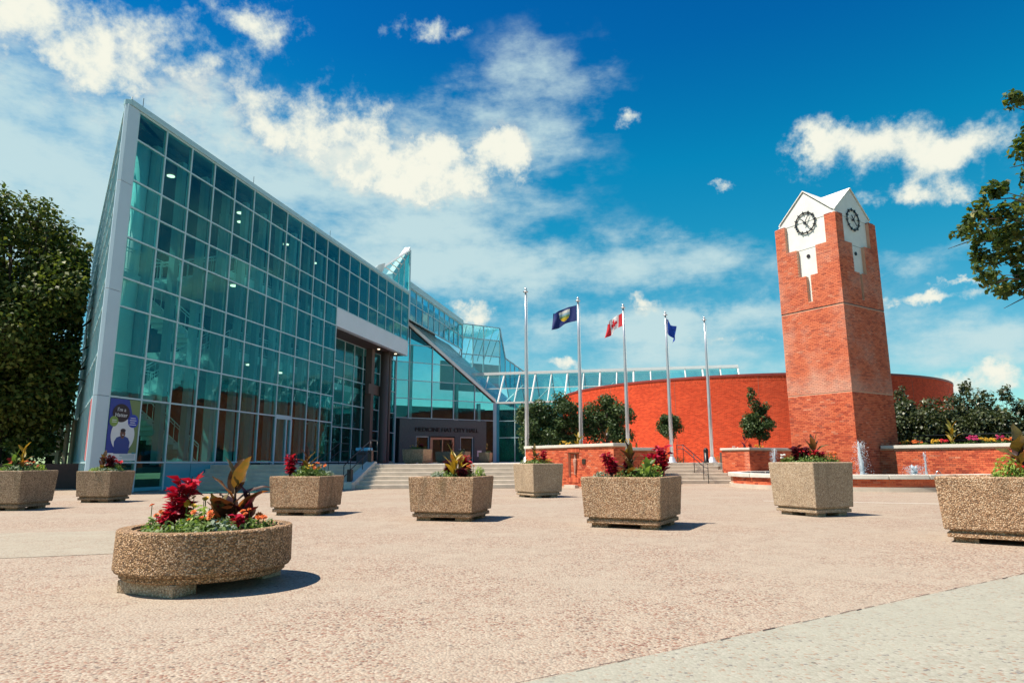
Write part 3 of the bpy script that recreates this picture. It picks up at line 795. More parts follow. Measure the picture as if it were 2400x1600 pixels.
for i in range(14):
    a0 = .31 + MOD * .993 * i; b = a0 + MOD * .993
    MB().slab([GA.at(a0 + .04, 9.4, -2.95), GA.at(b - .04, 9.4, -2.95), GA.at(b - .04, 6.6, -5.5), GA.at(a0 + .04, 6.6, -5.5)], V3(0, 0, -.02)).build('rear_pane', 'glass_clear', gl)
    MB().path([GA.at(a0, 9.45, -2.9), GA.at(a0, 6.57, -5.55)], .05, 4).build('rear_rafter', 'white_metal', gl)
for i in range(8): MB().path([GA.at(1.0 + 2.9 * i, 6.6, -.3), GA.at(2.2 + 2.9 * i, 8.4, -2.7)], .06, 6).build('truss', 'white_metal', gl)
gw = part('gallery_wall', H)
grid_wall(gw, GA, [.3, 1.9, 3.46, 5.02, 6.58], [1.05, 3.27, 4.8, 6.4], mw=.06, o=-.05)
MB().box(GA, -.12, .18, -.2, .12, 1.0, 6.42).build('gallery_pillar', 'pillar_metal', H)
MB().box(GA, .18, .42, -.2, .06, 1.0, 6.42).build('gallery_pillar', 'teal_panel', H)
# lantern beyond the upper band
LN = Fr(FC.at(FE), 57)
la = part('roof_lantern', H)
for i in range(3):
    for z0, z1 in ((9.4, 12.38), (12.38, 14.17), (14.17, 15.6)):
        bar('pane', la, 'glass_clear', LN, [0, 1.35, 2.68][i] + .04, [1.35, 2.68, 4.75][i] - .04, -.01, .01, z0 + .03, z1 - .03)
for u_ in (0, 1.35, 2.68, 4.75): bar('mullion', la, 'mullion_metal', LN, u_ - .05, u_ + .05, -.1, .05, 9.0, 15.65)
for z in (12.38, 14.17, 15.62): bar('transom', la, 'mullion_metal', LN, 0, 4.75, -.08, .04, z - .05, z + .05)
for a, b in (((4.75, 15.6), (5.46, 12.33)), ((5.46, 12.33), (8.1, 10.95))):
    MB().slab([LN.at(a[0] + .05, a[1]), LN.at(a[0] + .05, 9.0), LN.at(b[0], 9.0), LN.at(b[0], b[1])], -LN.n * .02).build('pane', 'glass_blue', la)
    MB().path([LN.at(*a, .0), LN.at(*b, .0)], .09, 4).build('rake_beam', 'mullion_metal', la)
for u_ in (5.46, 6.1, 6.7, 7.3, 7.8): bar('mullion', la, 'mullion_metal', LN, u_ - .04, u_ + .04, -.06, .05, 9.0, 12.33 - (u_ - 5.46) * .523)
# its slanting glass roof and the trusses that show through
for k in range(6):
    u_ = .3 + k * .85
    MB().path([LN.at(u_, 12.0, -1.4 - .1 * k), LN.at(u_ + .45, 15.5, -.3)], .06, 4).build('truss', 'white_metal', la)
MB().slab([LN.at(0, 15.6, -.05), LN.at(4.75, 15.6, -.05), LN.at(4.75, 14.9, -4), LN.at(0, 14.9, -4)], V3(0, 0, -.04)).build('roof_pane', 'glass_clear', la)
bar('back_panel', la, 'interior_grey', LN, 0, 8, -5.1, -5.0, 9, 12.3)
# glass spire at the end of the roof
sp = part('roof_spire', H)
ap = FC.at(TE, 18.72, 0); lb = FC.at(27.75, 15.2, 0); rbb = FC.at(TE, 15.23, 0); bk = V3(-9.9, 47.2, 15.15)
for k in range(3):
    f0, f1 = k / 3, (k + 1) / 3
    p0, p1 = lb * (1 - f0) + ap * f0, lb * (1 - f1) + ap * f1
    q0, q1 = lb * (1 - f0) + rbb * f0, lb * (1 - f1) + rbb * f1
    MB().slab([q0 + FC.u * .03, q1 - FC.u * .03, p1 - FC.u * .03, p0 + FC.u * .03], -FC.n * .02).build('pane', 'glass_teal', sp)
    if k: MB().path([q0, p0], .04, 4).build('mullion', 'mullion_metal', sp)
MB().slab([lb + V3(0, 0, -.1), ap + V3(0, 0, -.1) + FC.u * .1, ap + V3(0, 0, .3) + FC.u * .1, lb + V3(0, 0, .42) - FC.u * .2], -FC.n * .5).build('rake_beam', 'white_metal', sp)
MB().path([ap, bk], .09, 4).build('hip_beam', 'white_metal', sp)
MB().path([ap + FC.u * .05, FC.at(TE + .05, 12.8, 0)], .1, 4).build('corner_post', 'mullion_metal', sp)
for k in range(1, 6):
    f = k / 6; MB().path([lb * (1 - f) + ap * f, bk * (1 - f) + ap * f if k > 3 else bk * (1 - f * .98) + lb * f * .98 * 0 + ap * f * .98], .05, 4).build('rafter', 'white_metal', sp)
MB().slab([lb, ap, bk], V3(0, 0, -.02)).build('roof_pane', 'glass_clear', sp)
kf = Fr(bk[:2], 57); MB().slab([kf.at(-.45, 15.1, -.1), kf.at(.3, 15.1, -.1), kf.at(.45, 15.75, -.1), kf.at(-.1, 15.5, -.1)], kf.n * .2).build('kerb', 'white_metal', sp)
bk2 = FC.at(TE, 15.2, -3.2)
MB().slab([rbb + FC.u * .04, ap + FC.u * .04, bk2 + FC.u * .04], -FC.u * .02).build('pane', 'glass_teal', sp)

# interior seen through the glass
inn = part('interior', H)
wedge = [FC.at(1.4, 0, -.15), FC.at(33.0, 0, -2.2), FC.at(44, 0, -12), EN.at(.3, 0, -.2), EN.at(23.2, 0, -.2)]
MB().prism([tuple(p[:2]) for p in wedge], .7, 1.02).build('ground_floor', 'carpet', inn)
for z in (6.6, 10.5):
    MB().prism([tuple(p[:2]) for p in [FC.at(9.2, 0, -.75), FC.at(18.6, 0, -.75), FC.at(18.6, 0, -2.3), FC.at(33, 0, -2.3), FC.at(33, 0, -11), FC.at(12, 0, -10), FC.at(9.2, 0, -7.4)]], z - .42, z).build('floor_slab', 'interior_white', inn)
MB().prism([tuple(p[:2]) for p in [FC.at(18.7, 0, -.36), FC.at(31.1, 0, -.36), FC.at(31.1, 0, -2.25), FC.at(18.7, 0, -2.25)]], 10.2, 10.5).build('floor_slab', 'interior_grey', inn)
MB().prism([tuple(p[:2]) for p in [FC.at(1.6, 0, -.4), FC.at(31, 0, -.4), FC.at(44, 0, -10), EN.at(1, 0, -.5), EN.at(23, 0, -.5)]], 14.25, 14.5).build('ceiling', 'ceiling_dark', inn)
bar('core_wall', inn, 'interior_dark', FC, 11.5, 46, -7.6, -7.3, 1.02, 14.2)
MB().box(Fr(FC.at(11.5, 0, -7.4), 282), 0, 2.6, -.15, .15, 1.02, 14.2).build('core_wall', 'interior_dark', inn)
for z in (3.8, 8.55):
    MB().prism([tuple(p[:2]) for p in [FC.at(1.9, 0, -.62), FC.at(4.25, 0, -.62), FC.at(4.25, 0, -3.15), FC.at(4.1, 0, -3.0), FC.at(1.95, 0, -.85)]], z - .3, z).build('landing', 'interior_white', inn)


def flight(t0, z0, t1, z1, o0, o1, n=14):
    mb = MB(); L = t1 - t0
    for k in range(n):
        a = t0 + L * k / n; b = t0 + L * (k + 1) / n; z = z0 + (z1 - z0) * (k + 1) / n
        mb.box(FC, min(a, b), max(a, b), o0, o1, z - .3, z)
    f = mb.build('stair_flight', 'interior_white', inn)
    for o in (o0 + .03, o1 - .03):
        rb = MB()
        for h in (.95, .8, .12): rb.path([FC.at(t0, z0 + h, o), FC.at(t1, z1 + h, o)], .03 if h > .9 else .018, 5)
        for k in range(n + 1):
            a = t0 + L * k / n; z = z0 + (z1 - z0) * k / n; rb.path([FC.at(a, z, o), FC.at(a, z + .95, o)], .012 if k % 7 else .03, 4)
        rb.build('stair_railing', 'interior_white', inn)


flight(9.2, 1.02, 4.25, 3.8, -3.2, -2.05)
flight(4.25, 3.8, 9.2, 6.6, -1.9, -.8)
flight(9.2, 6.6, 4.25, 8.55, -3.2, -2.05, 12)
flight(4.25, 8.55, 9.2, 10.5, -1.9, -.8, 12)


def balustrade(p, q, h=1.0, step=.14):
    rb = MB(); p, q = V3(*p), V3(*q); L = np.linalg.norm(q - p); n = max(2, int(L / step))
    for k in (h, h - .13, .12): rb.path([p + V3(0, 0, k), q + V3(0, 0, k)], .028 if k > .9 else .016, 5)
    for k in range(n + 1): rb.path([p + (q - p) * k / n, p + (q - p) * k / n + V3(0, 0, h)], .01 if k % 8 else .03, 4)
    rb.build('balustrade', 'interior_white', inn)


for z in (3.8, 8.55):
    balustrade(FC.at(2.0, z, -.7), FC.at(4.2, z, -.7)); balustrade(FC.at(2.05, z, -.85), FC.at(4.1, z, -2.9))
for z in (6.6, 10.5): balustrade(FC.at(9.3, z, -.82), FC.at(18.5, z, -.82))
for i in range(1, 12):
    bar('inner_post', inn, 'post_grey', FC, TS[i] - .13 + .18, TS[i] + .13 + .18, -.72, -.42, 1.02, 14.3)
for t_, o_ in ((2.75, -1.0), (5.4, -4.3), (10.6, -2.6), (13.7, -2.6), (16.8, -2.6)):
    c = FC.at(t_, 0, o_); MB().lathe((c[0], c[1], 1.02), [(.33, 0), (.33, 13.2)], 20).build('inner_column', 'interior_white', inn, True)
for t_, o_, z in ((5.6, -1.95, 14.22), (10.4, -1.6, 14.22), (11.6, -2.4, 14.22), (15.6, -2.0, 14.22), (19.5, -2.2, 14.22), (2.9, -2.1, 8.22), (9.9, -1.3, 10.05), (11.4, -1.1, 6.15), (14.6, -1.3, 6.15), (17.0, -1.3, 10.05), (27.5, -.9, 9.655), (29.9, -.5, 9.655), (29.7, -1.1, 9.655)):
    c = FC.at(t_, 0, o_); rl = .1 if z == 9.655 else .17; MB().lathe((c[0], c[1], z - .03), [(rl, 0), (rl, .025)], 16).build('ceiling_light', 'lamp_glow', inn)
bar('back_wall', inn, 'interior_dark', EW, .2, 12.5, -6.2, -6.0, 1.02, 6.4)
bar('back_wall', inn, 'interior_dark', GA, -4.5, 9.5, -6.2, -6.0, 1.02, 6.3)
for u_ in (2.2, 6.9, 9.3): bar('inner_column', inn, 'interior_white', EW, u_, u_ + .28, -2.2, -1.9, 1.02, DZ(u_ + .3) - .3)

# poster in the first bay
ps = thing('window_poster', tuple(FC.at(T0 + .05, 1.2, .05)), 'tall blue and green poster of a smiling person on the corner pane', 'poster')
PU, PW, PZ, PH = T0 + .06, MOD - .12, 1.19, 2.27


def pbox(name, mat, u0, u1, z0, z1, lay):
    bar(name, ps, mat, FC, PU + PW * u0, PU + PW * u1, .04, .046 + .004 * lay, PZ + PH * z0, PZ + PH * z1)


def pell(name, mat, cu, cz, ru, rz, lay, n=36, arc=None):
    pts = [FC.at(PU + PW * (cu + ru * math.cos(2 * math.pi * k / n)), PZ + PH * (cz + rz * math.sin(2 * math.pi * k / n)), .046 + .004 * lay) for k in range(n)]
    MB().slab(pts, -FC.n * .003).build(name, mat, ps)


pbox('sheet', 'print_blue', 0, 1, 0, 1, 0)
MB().slab([FC.at(PU + PW * u_, PZ + PH * z_, .05) for u_, z_ in ((.62, 1.0), (1, 1), (1, .12), (.72, .12), (.9, .4), (.84, .62))], -FC.n * .003).build('green_field', 'print_green', ps)
pell('white_oval', 'print_white', .5, .415, .39, .27, 2)
MB().slab([FC.at(PU + PW * u_, PZ + PH * z_, .058) for u_, z_ in ((.25, .11), (.72, .11), (.75, .3), (.68, .37), (.56, .395), (.42, .395), (.3, .37), (.23, .3))], -FC.n * .003).build('printed_sweater', 'print_sweater', ps)
pell('printed_face', 'print_brown', .49, .435, .085, .065, 4)
pbox('printed_neck', 'print_brown', .445, .535, .36, .42, 4)
pell('printed_hair', 'print_black', .49, .488, .084, .03, 5)
pell('printed_smile', 'print_white', .495, .415, .028, .006, 5)
pell('dark_disc', 'print_black', .38, .77, .28, .15, 3)
pell('lime_disc', 'print_lime', .16, .63, .14, .085, 4)
pell('royal_disc', 'print_royal', .8, .65, .18, .11, 4)
pbox('white_strip', 'print_white', 0, 1, 0, .12, 2)
lettering("I'm a\nHatter", .2, .002, 'print_white', ps, FC, PU + PW * .38, PZ + PH * .78, .066, wide=1.1)
for k in range(4): pbox('print_line', 'print_white', .68 + .02 * (k % 2), .9 - .03 * (k % 2), .585 + .036 * k, .596 + .036 * k, 6)
for k in range(2): pbox('print_line', 'print_white', .1, .24, .615 + .03 * k, .625 + .03 * k, 6)
for k in range(4): pbox('print_line', 'print_teal', .45 + .1 * (k == 1) , .95, .03 + .02 * k, .036 + .02 * k, 4)
pbox('print_mark', 'print_teal', .86, .96, .11, .135, 5)

# ------------------------------------------------------------------ clock tower
KT = V3(13.95, 26.9, 0)
TW, TD = 2.97, 3.2                                # left face width, right face width
TL = Fr(KT - hd(147) * TW, 147); TRf = Fr(KT, 57)
TB = Fr(KT + hd(57) * TD, -33); TA = Fr(KT + hd(57) * TD - hd(147) * TW, 237)
tw = thing('clock_tower', tuple(KT + hd(57) * TD / 2 - hd(147) * TW / 2), 'square red brick clock tower with white gabled top and black skeleton clock faces', 'tower')
cen = KT + hd(57) * TD / 2 - hd(147) * TW / 2


def tower_face(fr, wd, pick=None):
    m = wd / 2; k = wd / 2.97
    holes = [(m - .97 * k, m + .97 * k, 10.44, 12), (m - .45 * k, m + .45 * k, 9.14, 10.45), (m - .1, m + .1, 7.98, 9.15)]
    for (a, b) in ((.3, 3.9), (3.93, 7.63), (7.66, 11.68)):
        brickwork(tw, fr, .004, wd - .004, a, b, holes, pick if a < 1 else None, ('brick_tower', 'brick_tower_single'), .0)
    # backing with real recesses
    D_ = .16
    for (u0, u1, z0, z1) in ((0, m - .97 * k, 7.98, 11.68), (m + .97 * k, wd, 7.98, 11.68), (m - .97 * k, m - .45 * k, 7.98, 10.44), (m + .45 * k, m + .97 * k, 7.98, 10.44), (m - .45 * k, m - .1, 7.98, 9.14), (m + .1, m + .45 * k, 7.98, 9.14)):
        bar('backing', tw, 'mortar', fr, max(u0, .018), min(u1, wd - .018), -D_ - .02, -.014, z0, z1)
    bar('control_joint', tw, 'black_metal', fr, .01, wd - .01, -.03, -.004, 7.63, 7.66)
    bar('clock_panel', tw, 'tower_white', fr, m - .97 * k, m + .97 * k, -D_ - .06, -D_, 10.44, 11.69)
    bar('hatch_panel', tw, 'tower_white', fr, m - .45 * k, m + .45 * k, -D_ - .06, -D_, 9.14, 10.44)
    bar('slot_panel', tw, 'tower_white', fr, m - .1, m + .1, -D_ - .06, -D_, 7.98, 9.14)
    bar('panel_joint', tw, 'plaque_metal', fr, m - .97 * k, m + .97 * k, -D_ - .02, -D_ + .004, 10.425, 10.44)
    g_ = MB().slab([fr.at(.04, 11.695, -.15), fr.at(wd - .04, 11.695, -.15), fr.at(m, 13.06, -.15)], -fr.n * .08); g_.build('gable', 'tower_white', tw)
    bar('panel_joint', tw, 'interior_grey', fr, m - .97 * k, m + .97 * k, -.2, -.147, 11.685, 11.697)
    h = MB(); h.path([fr.at(m, 10.08, -D_ - .01), fr.at(m, 10.08, -D_ + .03)], .085, 16); h.build('vent_hole', 'print_black', tw)
    # skeleton dial: ring, twelve batons, two hands, hub
    zc, rc = 11.64, .47
    clk = part('clock', tw); o = -.125
    n = 40; ring = MB()
    P = [[fr.at(m + r_ * math.cos(2 * math.pi * q / n), zc + r_ * math.sin(2 * math.pi * q / n), oo) for q in range(n)] for r_, oo in ((rc - .022, o), (rc + .022, o), (rc + .022, o + .03), (rc - .022, o + .03))]
    vs = [p for row in P for p in row]; fs = []
    for a in range(4):
        b = (a + 1) % 4
        fs += [(a * n + q, a * n + (q + 1) % n, b * n + (q + 1) % n, b * n + q) for q in range(n)]
    ring.add(vs, fs).build('dial_ring', 'black_metal', clk)
    for q in range(12):
        th = 2 * math.pi * q / 12 + .13
        d = V3(math.cos(th), math.sin(th), 0); t_ = V3(-d[1], d[0], 0)
        pts = [(rc - .07, -.018), (rc + .07, -.018), (rc + .07, .018), (rc - .07, .018)]
        MB().slab([fr.at(m + d[0] * a + t_[0] * b, zc + d[1] * a + t_[1] * b, o - .005) for a, b in pts], fr.n * .045).build('hour_mark', 'black_metal', clk)
        pts = [(rc - .024, -.045), (rc + .024, -.045), (rc + .024, .045), (rc - .024, .045)]
        MB().slab([fr.at(m + d[0] * a + t_[0] * b, zc + d[1] * a + t_[1] * b, o - .002) for a, b in pts], fr.n * .036).build('hour_mark', 'black_metal', clk)
    for th, L, w_, bk_ in ((R(58), .43, .016, -.1), (R(-52), .34, .022, -.24)):
        d = (math.cos(th), math.sin(th))
        pts = [(bk_, -w_), (L, -w_ * .6), (L, w_ * .6), (bk_, w_)]
        MB().slab([fr.at(m + d[0] * a - d[1] * b, zc + d[1] * a + d[0] * b, o + .035) for a, b in pts], fr.n * .02).build('clock_hand', 'black_metal', clk)
    MB().path([fr.at(m, zc, -.2), fr.at(m, zc, o + .06)], .04, 12).build('hub', 'black_metal', clk)


for fr_, wd_ in ((TL, TW), (TRf, TD), (TB, TW), (TA, TD)):
    k_ = wd_ / 2.97
    for u0, u1 in ((.16, wd_ / 2 - .97 * k_), (wd_ / 2 + .97 * k_, wd_ - .16)): bar('pier_cap', tw, 'coping_red', fr_, u0, u1, -.16, .004, 11.66, 11.693)
# solid core below the recesses, then the four faces
MB().prism([tuple((cen + hd(57) * a * (TD / 2 - .014) + hd(147) * b * (TW / 2 - .014))[:2]) for a, b in ((-1, -1), (1, -1), (1, 1), (-1, 1))], .1, 7.98).build('core', 'mortar', tw)
MB().prism([tuple((cen + hd(57) * a * (TD / 2 - .24) + hd(147) * b * (TW / 2 - .24))[:2]) for a, b in ((-1, -1), (1, -1), (1, 1), (-1, 1))], 7.985, 11.6).build('core', 'mortar', tw)
tower_face(TL, TW, pick=lambda c: abs(c[1] - 2.75))
tower_face(TRf, TD)
tower_face(TB, TW); tower_face(TA, TD)
# crossing gable roofs
for fr, wd, dp in ((TL, TW, TD), (TRf, TD, TW)):
    m = wd / 2
    mb = MB(); th = V3(0, 0, .05)
    ei = .19; ez_ = 11.7 + 1.42 * ei / m
    a0, a1, rdg0, rdg1 = fr.at(ei, ez_, -.1), fr.at(ei, ez_, -dp + .1), fr.at(m, 13.12, -.1), fr.at(m, 13.12, -dp + .1)
    b0, b1 = fr.at(wd - ei, ez_, -.1), fr.at(wd - ei, ez_, -dp + .1)
    for q in ([a0, rdg0, rdg1, a1], [rdg0, b0, b1, rdg1]): mb.slab(q, th)
    mb.build('gable_roof', 'tower_white', tw)

# ------------------------------------------------------------------ curved brick hall
DC, DR, DZ1 = V3(19.35, 55.6, 0), 15.0, 6.5
dh = thing('brick_hall', tuple(DC + V3(0, 0, 1)), 'round red brick hall with soldier-course rim behind the flagpoles', 'building')


def ring_wall(name, mat, r, z0, z1, n=180, uvs=True):
    me = bpy.data.meshes.new(name); vs = []; fs = []
    for k in range(n + 1):
        a = 2 * math.pi * k / n
        for z in (z0, z1): vs.append((r * math.cos(a), r * math.sin(a), z - 1))
    fs = [(2 * k, 2 * k + 2, 2 * k + 3, 2 * k + 1) for k in range(n)]
    me.from_pydata(vs, [], fs); uvl = me.uv_layers.new(name='UVMap'); i = 0
    for k in range(n):
        for (kk, z) in ((k, z0), (k + 1, z0), (k + 1, z1), (k, z1)):
            uvl.data[i].uv = (2 * math.pi * r * kk / n, z); i += 1
    return link(name, me, mat, dh, ORG[dh], True)


ring_wall('wall', 'brick_drum', DR, 1.0, 6.06)
ring_wall('soldier_course', 'brick_soldier', DR + .008, 6.06, 6.36)
MB().lathe((DC[0], DC[1], 6.36), [(DR - .3, 0), (DR + .05, 0), (DR + .05, .14), (DR - .3, .14)], 180, False).build('coping', 'coping_red', dh)
MB().lathe((DC[0], DC[1], 6.2), [(DR - .2, 0), (DR - .2, .1)], 90).build('roof', 'interior_grey', dh)

for k in range(9):
    a = R(175 + 20 * k); fr = Fr((DC[0] + DR * math.cos(a), DC[1] + DR * math.sin(a)), -math.degrees(a))
    bar('movement_joint', dh, 'mortar_dark', fr, -.008, .008, -.02, .006, 1.0, 6.36)

# ------------------------------------------------------------------ brick planters and garden wall
lp = thing('brick_planter', tuple(LWc), 'angled brick planter wall with stone cap and sculpture niche beside the main steps', 'planter')
NI = (3.28, 4.02, .42, 1.48)      # niche (u, z)
brickwork(lp, LW, 0, 6.2, .08, 1.68, [NI], pick=lambda c: -c[0], o=.0)
for (a, b, z0, z1) in ((.0, NI[0], 0, 1.69), (NI[1], 6.17, 0, 1.69), (NI[0], NI[1], 0, NI[2]), (NI[0], NI[1], NI[3], 1.69)):
    bar('backing', lp, 'mortar', LW, a, b, -.3, -.014, z0, z1)
bar('niche_back', lp, 'mortar', LW, NI[0], NI[1], -.3, -.13, NI[2], NI[3])
brickwork(lp, LW, NI[0] + .005, NI[1] - .005, NI[2] + .02, NI[3] - .02, None, None, o=-.112)
for k in range(9):
    uu = NI[0] - .03 + k * .09
    for z0 in (NI[2] - .19, NI[3] + .005): bar('soldier_brick', lp, 'brick_single', LW, uu, uu + .08, -.05, .025, z0, z0 + .185)
brickwork(lp, LD, 0.0, .63, .08, 1.68, None, None, o=.0)
MB().box(LD, .0, .62, -.3, -.014, 0, 1.69).build('backing', 'mortar', lp)
LD2 = Fr(LD.at(.63, 0, -.12), 57)
brickwork(lp, LD2, 0, 1.6, .08, 1.52, None, None, o=.0)
MB().box(LD2, 0, 1.58, -.3, -.014, 0, 1.53).build('backing', 'mortar', lp)
LS = Fr(LD2.at(1.6), 17)
MB().box(LS, 0.01, 6.5, -.3, -.014, 0, 1.53).build('backing', 'mortar', lp)
brickwork(lp, LS, .004, 6.4, .08, 1.52, None, None, o=.0)
MB().box(LS, .06, 6.5, -.34, .05, 1.535, 1.65).build('cap', 'concrete_light', lp, bevel=.012)
mb = MB().prism([tuple(p[:2]) for p in [LW.at(-.04, 0, .07), LW.at(6.27, 0, .07), LD.at(.66, 0, .07), LD.at(.66, 0, -.3), LW.at(5.9, 0, -.33), LW.at(-.04, 0, -.33)]], 1.69, 1.81); mb.build('cap', 'concrete_light', lp, bevel=.012)
mb = MB().prism([tuple(p[:2]) for p in [LD2.at(.05, 0, .06), LD2.at(1.66, 0, .06), LD2.at(1.66, 0, -.34), LD2.at(.05, 0, -.34)]], 1.535, 1.65); mb.build('cap', 'concrete_light', lp, bevel=.012)
MB().prism([tuple(p[:2]) for p in [LW.at(.1, 0, -.25), LW.at(6.0, 0, -.25), LD2.at(1.5, 0, -.3), LS.at(6.4, 0, -.2), (3.0, 34.0), (.9, 32.6)]], .9, 1.56).build('soil', 'soil', lp)
bar('plaque', lp, 'plaque_metal', LW, 4.24, 4.46, .005, .03, 1.0, 1.2)
bar('footing', lp, 'concrete', LW, 3.2, 3.95, .03, .2, .0, .12)
# relief figure in the niche: one continuous loft, hat to feet
prof = [(.0, .005, .005), (.015, .03, .02), (.06, .035, .025), (.075, .07, .045), (.085, .045, .03), (.13, .05, .035), (.165, .035, .028), (.185, .04, .03), (.21, .1, .045), (.25, .12, .055), (.31, .1, .055), (.33, .115, .06), (.37, .085, .05), (.42, .095, .055), (.5, .08, .05), (.6, .062, .042), (.7, .05, .036), (.78, .042, .03), (.83, .04, .03), (.86, .065, .045), (.875, .05, .03)]
mb = MB(); n = 14
for hgt, ru, ro in prof:
    for k in range(n):
        a = 2 * math.pi * k / n
        mb.v.append(tuple(LW.at(3.65 + ru * math.cos(a) + .012 * math.sin(hgt * 14), NI[3] - .07 - hgt, -.07 + ro * math.sin(a))))
mb.f = [(i * n + k, (i + 1) * n + k, (i + 1) * n + (k + 1) % n, i * n + (k + 1) % n) for i in range(len(prof) - 1) for k in range(n)]
mb.c = [None] * len(mb.f)
fg = mb.build('relief_figure', 'clay', None, True, org=LW.at(3.65, NI[2], -.06)); tag(fg, 'small clay relief figure standing in the brick wall niche', 'sculpture')

rp = thing('brick_planter', tuple(RWc), 'low brick planter with stone cap between the right steps and the clock tower', 'planter')
brickwork(rp, RL, 0, 1.7, .08, 1.62, None, pick=lambda c: -c[0], o=.0, limit=150)
brickwork(rp, RD, 0, 4.4, .08, 1.62, None, None, o=.0)
for fr, L in ((RL, 1.68), (RD, 4.4)): MB().box(fr, 0, L, -.3, -.014, 0, 1.63).build('backing', 'mortar', rp)
MB().prism([tuple(p[:2]) for p in [RL.at(-.05, 0, .06), RL.at(1.76, 0, .06), RD.at(4.4, 0, .06), RD.at(4.4, 0, -.34), RL.at(1.3, 0, -.34), RL.at(-.05, 0, -.34)]], 1.635, 1.745).build('cap', 'concrete_light', rp, bevel=.012)
MB().prism([tuple(p[:2]) for p in [RL.at(.05, 0, -.25), RL.at(1.4, 0, -.25), RD.at(4.3, 0, -.25), (14.6, 37.5), (11.5, 37.0)]], .9, 1.55).build('soil', 'soil', rp)

gwl = thing('garden_wall', tuple(GW.at(4)), 'long brick garden wall with pale stone cap behind the fountain', 'wall')
brickwork(gwl, GW, .0, 9.5, .3, 1.56, None, pick=lambda c: abs(c[0] - 2.6), o=.0)
MB().box(GW, .0, 9.5, -.3, -.014, 0, 1.57).build('backing', 'mortar', gwl)
MB().box(GW, .1, 9.55, -.36, .07, 1.572, 1.7).build('cap', 'concrete_light', gwl, bevel=.012)
MB().box(GW, .1, 9.5, -2.6, -.3, 1.3, 1.6).build('soil', 'soil', gwl)
railing('two black rails on posts behind the flower bed of the garden wall', [GW.at(.7, 1.6, -1.5), GW.at(9.4, 1.6, -1.5)], .5, [.02, .27, .52, .78, .98], .018, (1.0, .55), 'garden_railing')

# ------------------------------------------------------------------ right-hand steps, handrail, bollard
rs_ = thing('side_staircase', (9.3, 33.1, 0), 'short flight of stone steps between the two brick planters below the flagpoles', 'stairs')
for i in range(6):
    y0 = 33.1 + .38 * i; y1 = y0 + .4 if i < 5 else y0 + .03
    ex = .0 - .12 * i
    MB().prism([(7.35, y0), (11.1 + ex, y0), (11.3 + ex, y0 + .2), (11.3 + ex, y1), (7.35, y1)], 0 if i == 0 else RI * i - .02, RI * (i + 1) - (.0015 if i < 5 else -.006)).build('step', 'concrete', rs_, bevel=.012)
railing('black double handrail sloping down the side steps', [(8.98, 36.4, 1.0), (9.05, 35.3, 1.0), (9.5, 33.3, .1), (9.62, 32.9, 0)], .95, (.02, 1.0, 1.55, 2.0, 2.95), .02, (1.0, .78))
bo = thing('bollard', (11.15, 38.4, 1.0), 'black domed bollard beside the base of the last flagpole', 'bollard')
MB().lathe((11.15, 38.4, 1.0), [(.15, 0), (.15, .1), (.13, .12), (.13, .6)], 20).build('post', 'black_metal', bo, True)
MB().lathe((11.15, 38.4, 1.6), [(.14, 0), (.14, .06), (.12, .16), (.07, .23), (.01, .25)], 20).build('dome', 'black_metal', bo, True)

# ------------------------------------------------------------------ fountain
BC = (14.6, 28.6); BR = 5.15
fo = thing('fountain_basin', (BC[0], BC[1], 0), 'round fountain basin with pale stone rim below the clock tower', 'fountain')
nseg = 96
MB().lathe((BC[0], BC[1], 0), [(BR - .05, 0), (BR - .05, .16), (BR - .5, .16), (BR - .5, 0)], nseg, False).build('base_ring', 'concrete', fo)
MB().lathe((BC[0], BC[1], 0), [(BR - .114, .162), (BR - .114, .435), (BR - .4, .435)], nseg, False).build('brick_backing', 'mortar', fo)
vs = []
nb = int(2 * math.pi * (BR - .1) / BL)
for rr in range(4):
    for k in range(nb):
        a = 2 * math.pi * (k + .5 * (rr % 2)) / nb
        if math.sin(a - R(20)) > .45: continue
        fr = Fr((BC[0] + (BR - .1) * math.cos(a), BC[1] + (BR - .1) * math.sin(a)), -math.degrees(a))
        x = (BL - BJ) / 2; z0 = .165 + rr * .068; z1 = z0 + .06
        Aq = [fr.at(sx * x, z, 0) for sx, z in ((-1, z0), (1, z0), (1, z1), (-1, z1))]
        Bq = [fr.at(sx * x, z, -.03) for sx, z in ((-1, z0), (1, z0), (1, z1), (-1, z1))]
        # u runs clockwise here, so keep outward faces outward
        vs.append(Aq)
        for q in range(4): vs.append([Bq[q], Bq[(q + 1) % 4], Aq[(q + 1) % 4], Aq[q]])
ob = quads('bricks', np.array(vs), 'brick', fo, var=np.repeat(RNG.random(len(vs) // 5), 5)); ob['kind'] = 'stuff'
for k in range(24):
    a0, a1 = 2 * math.pi * k / 24 + .003, 2 * math.pi * (k + 1) / 24 - .003
    mb = MB(); q = 5
    ring_ = [(BC[0] + r_ * math.cos(a0 + (a1 - a0) * j / q), BC[1] + r_ * math.sin(a0 + (a1 - a0) * j / q)) for r_, js in ((BR, range(q + 1)), (BR - .55, range(q, -1, -1))) for j in js]
    mb.prism(ring_, .44, .6); mb.build('rim_stone', 'concrete_light', fo, bevel=.015)
MB().lathe((BC[0], BC[1], .3), [(.01, .2), (BR - .5, .2)], nseg, False).build('water', 'water_pool', fo)


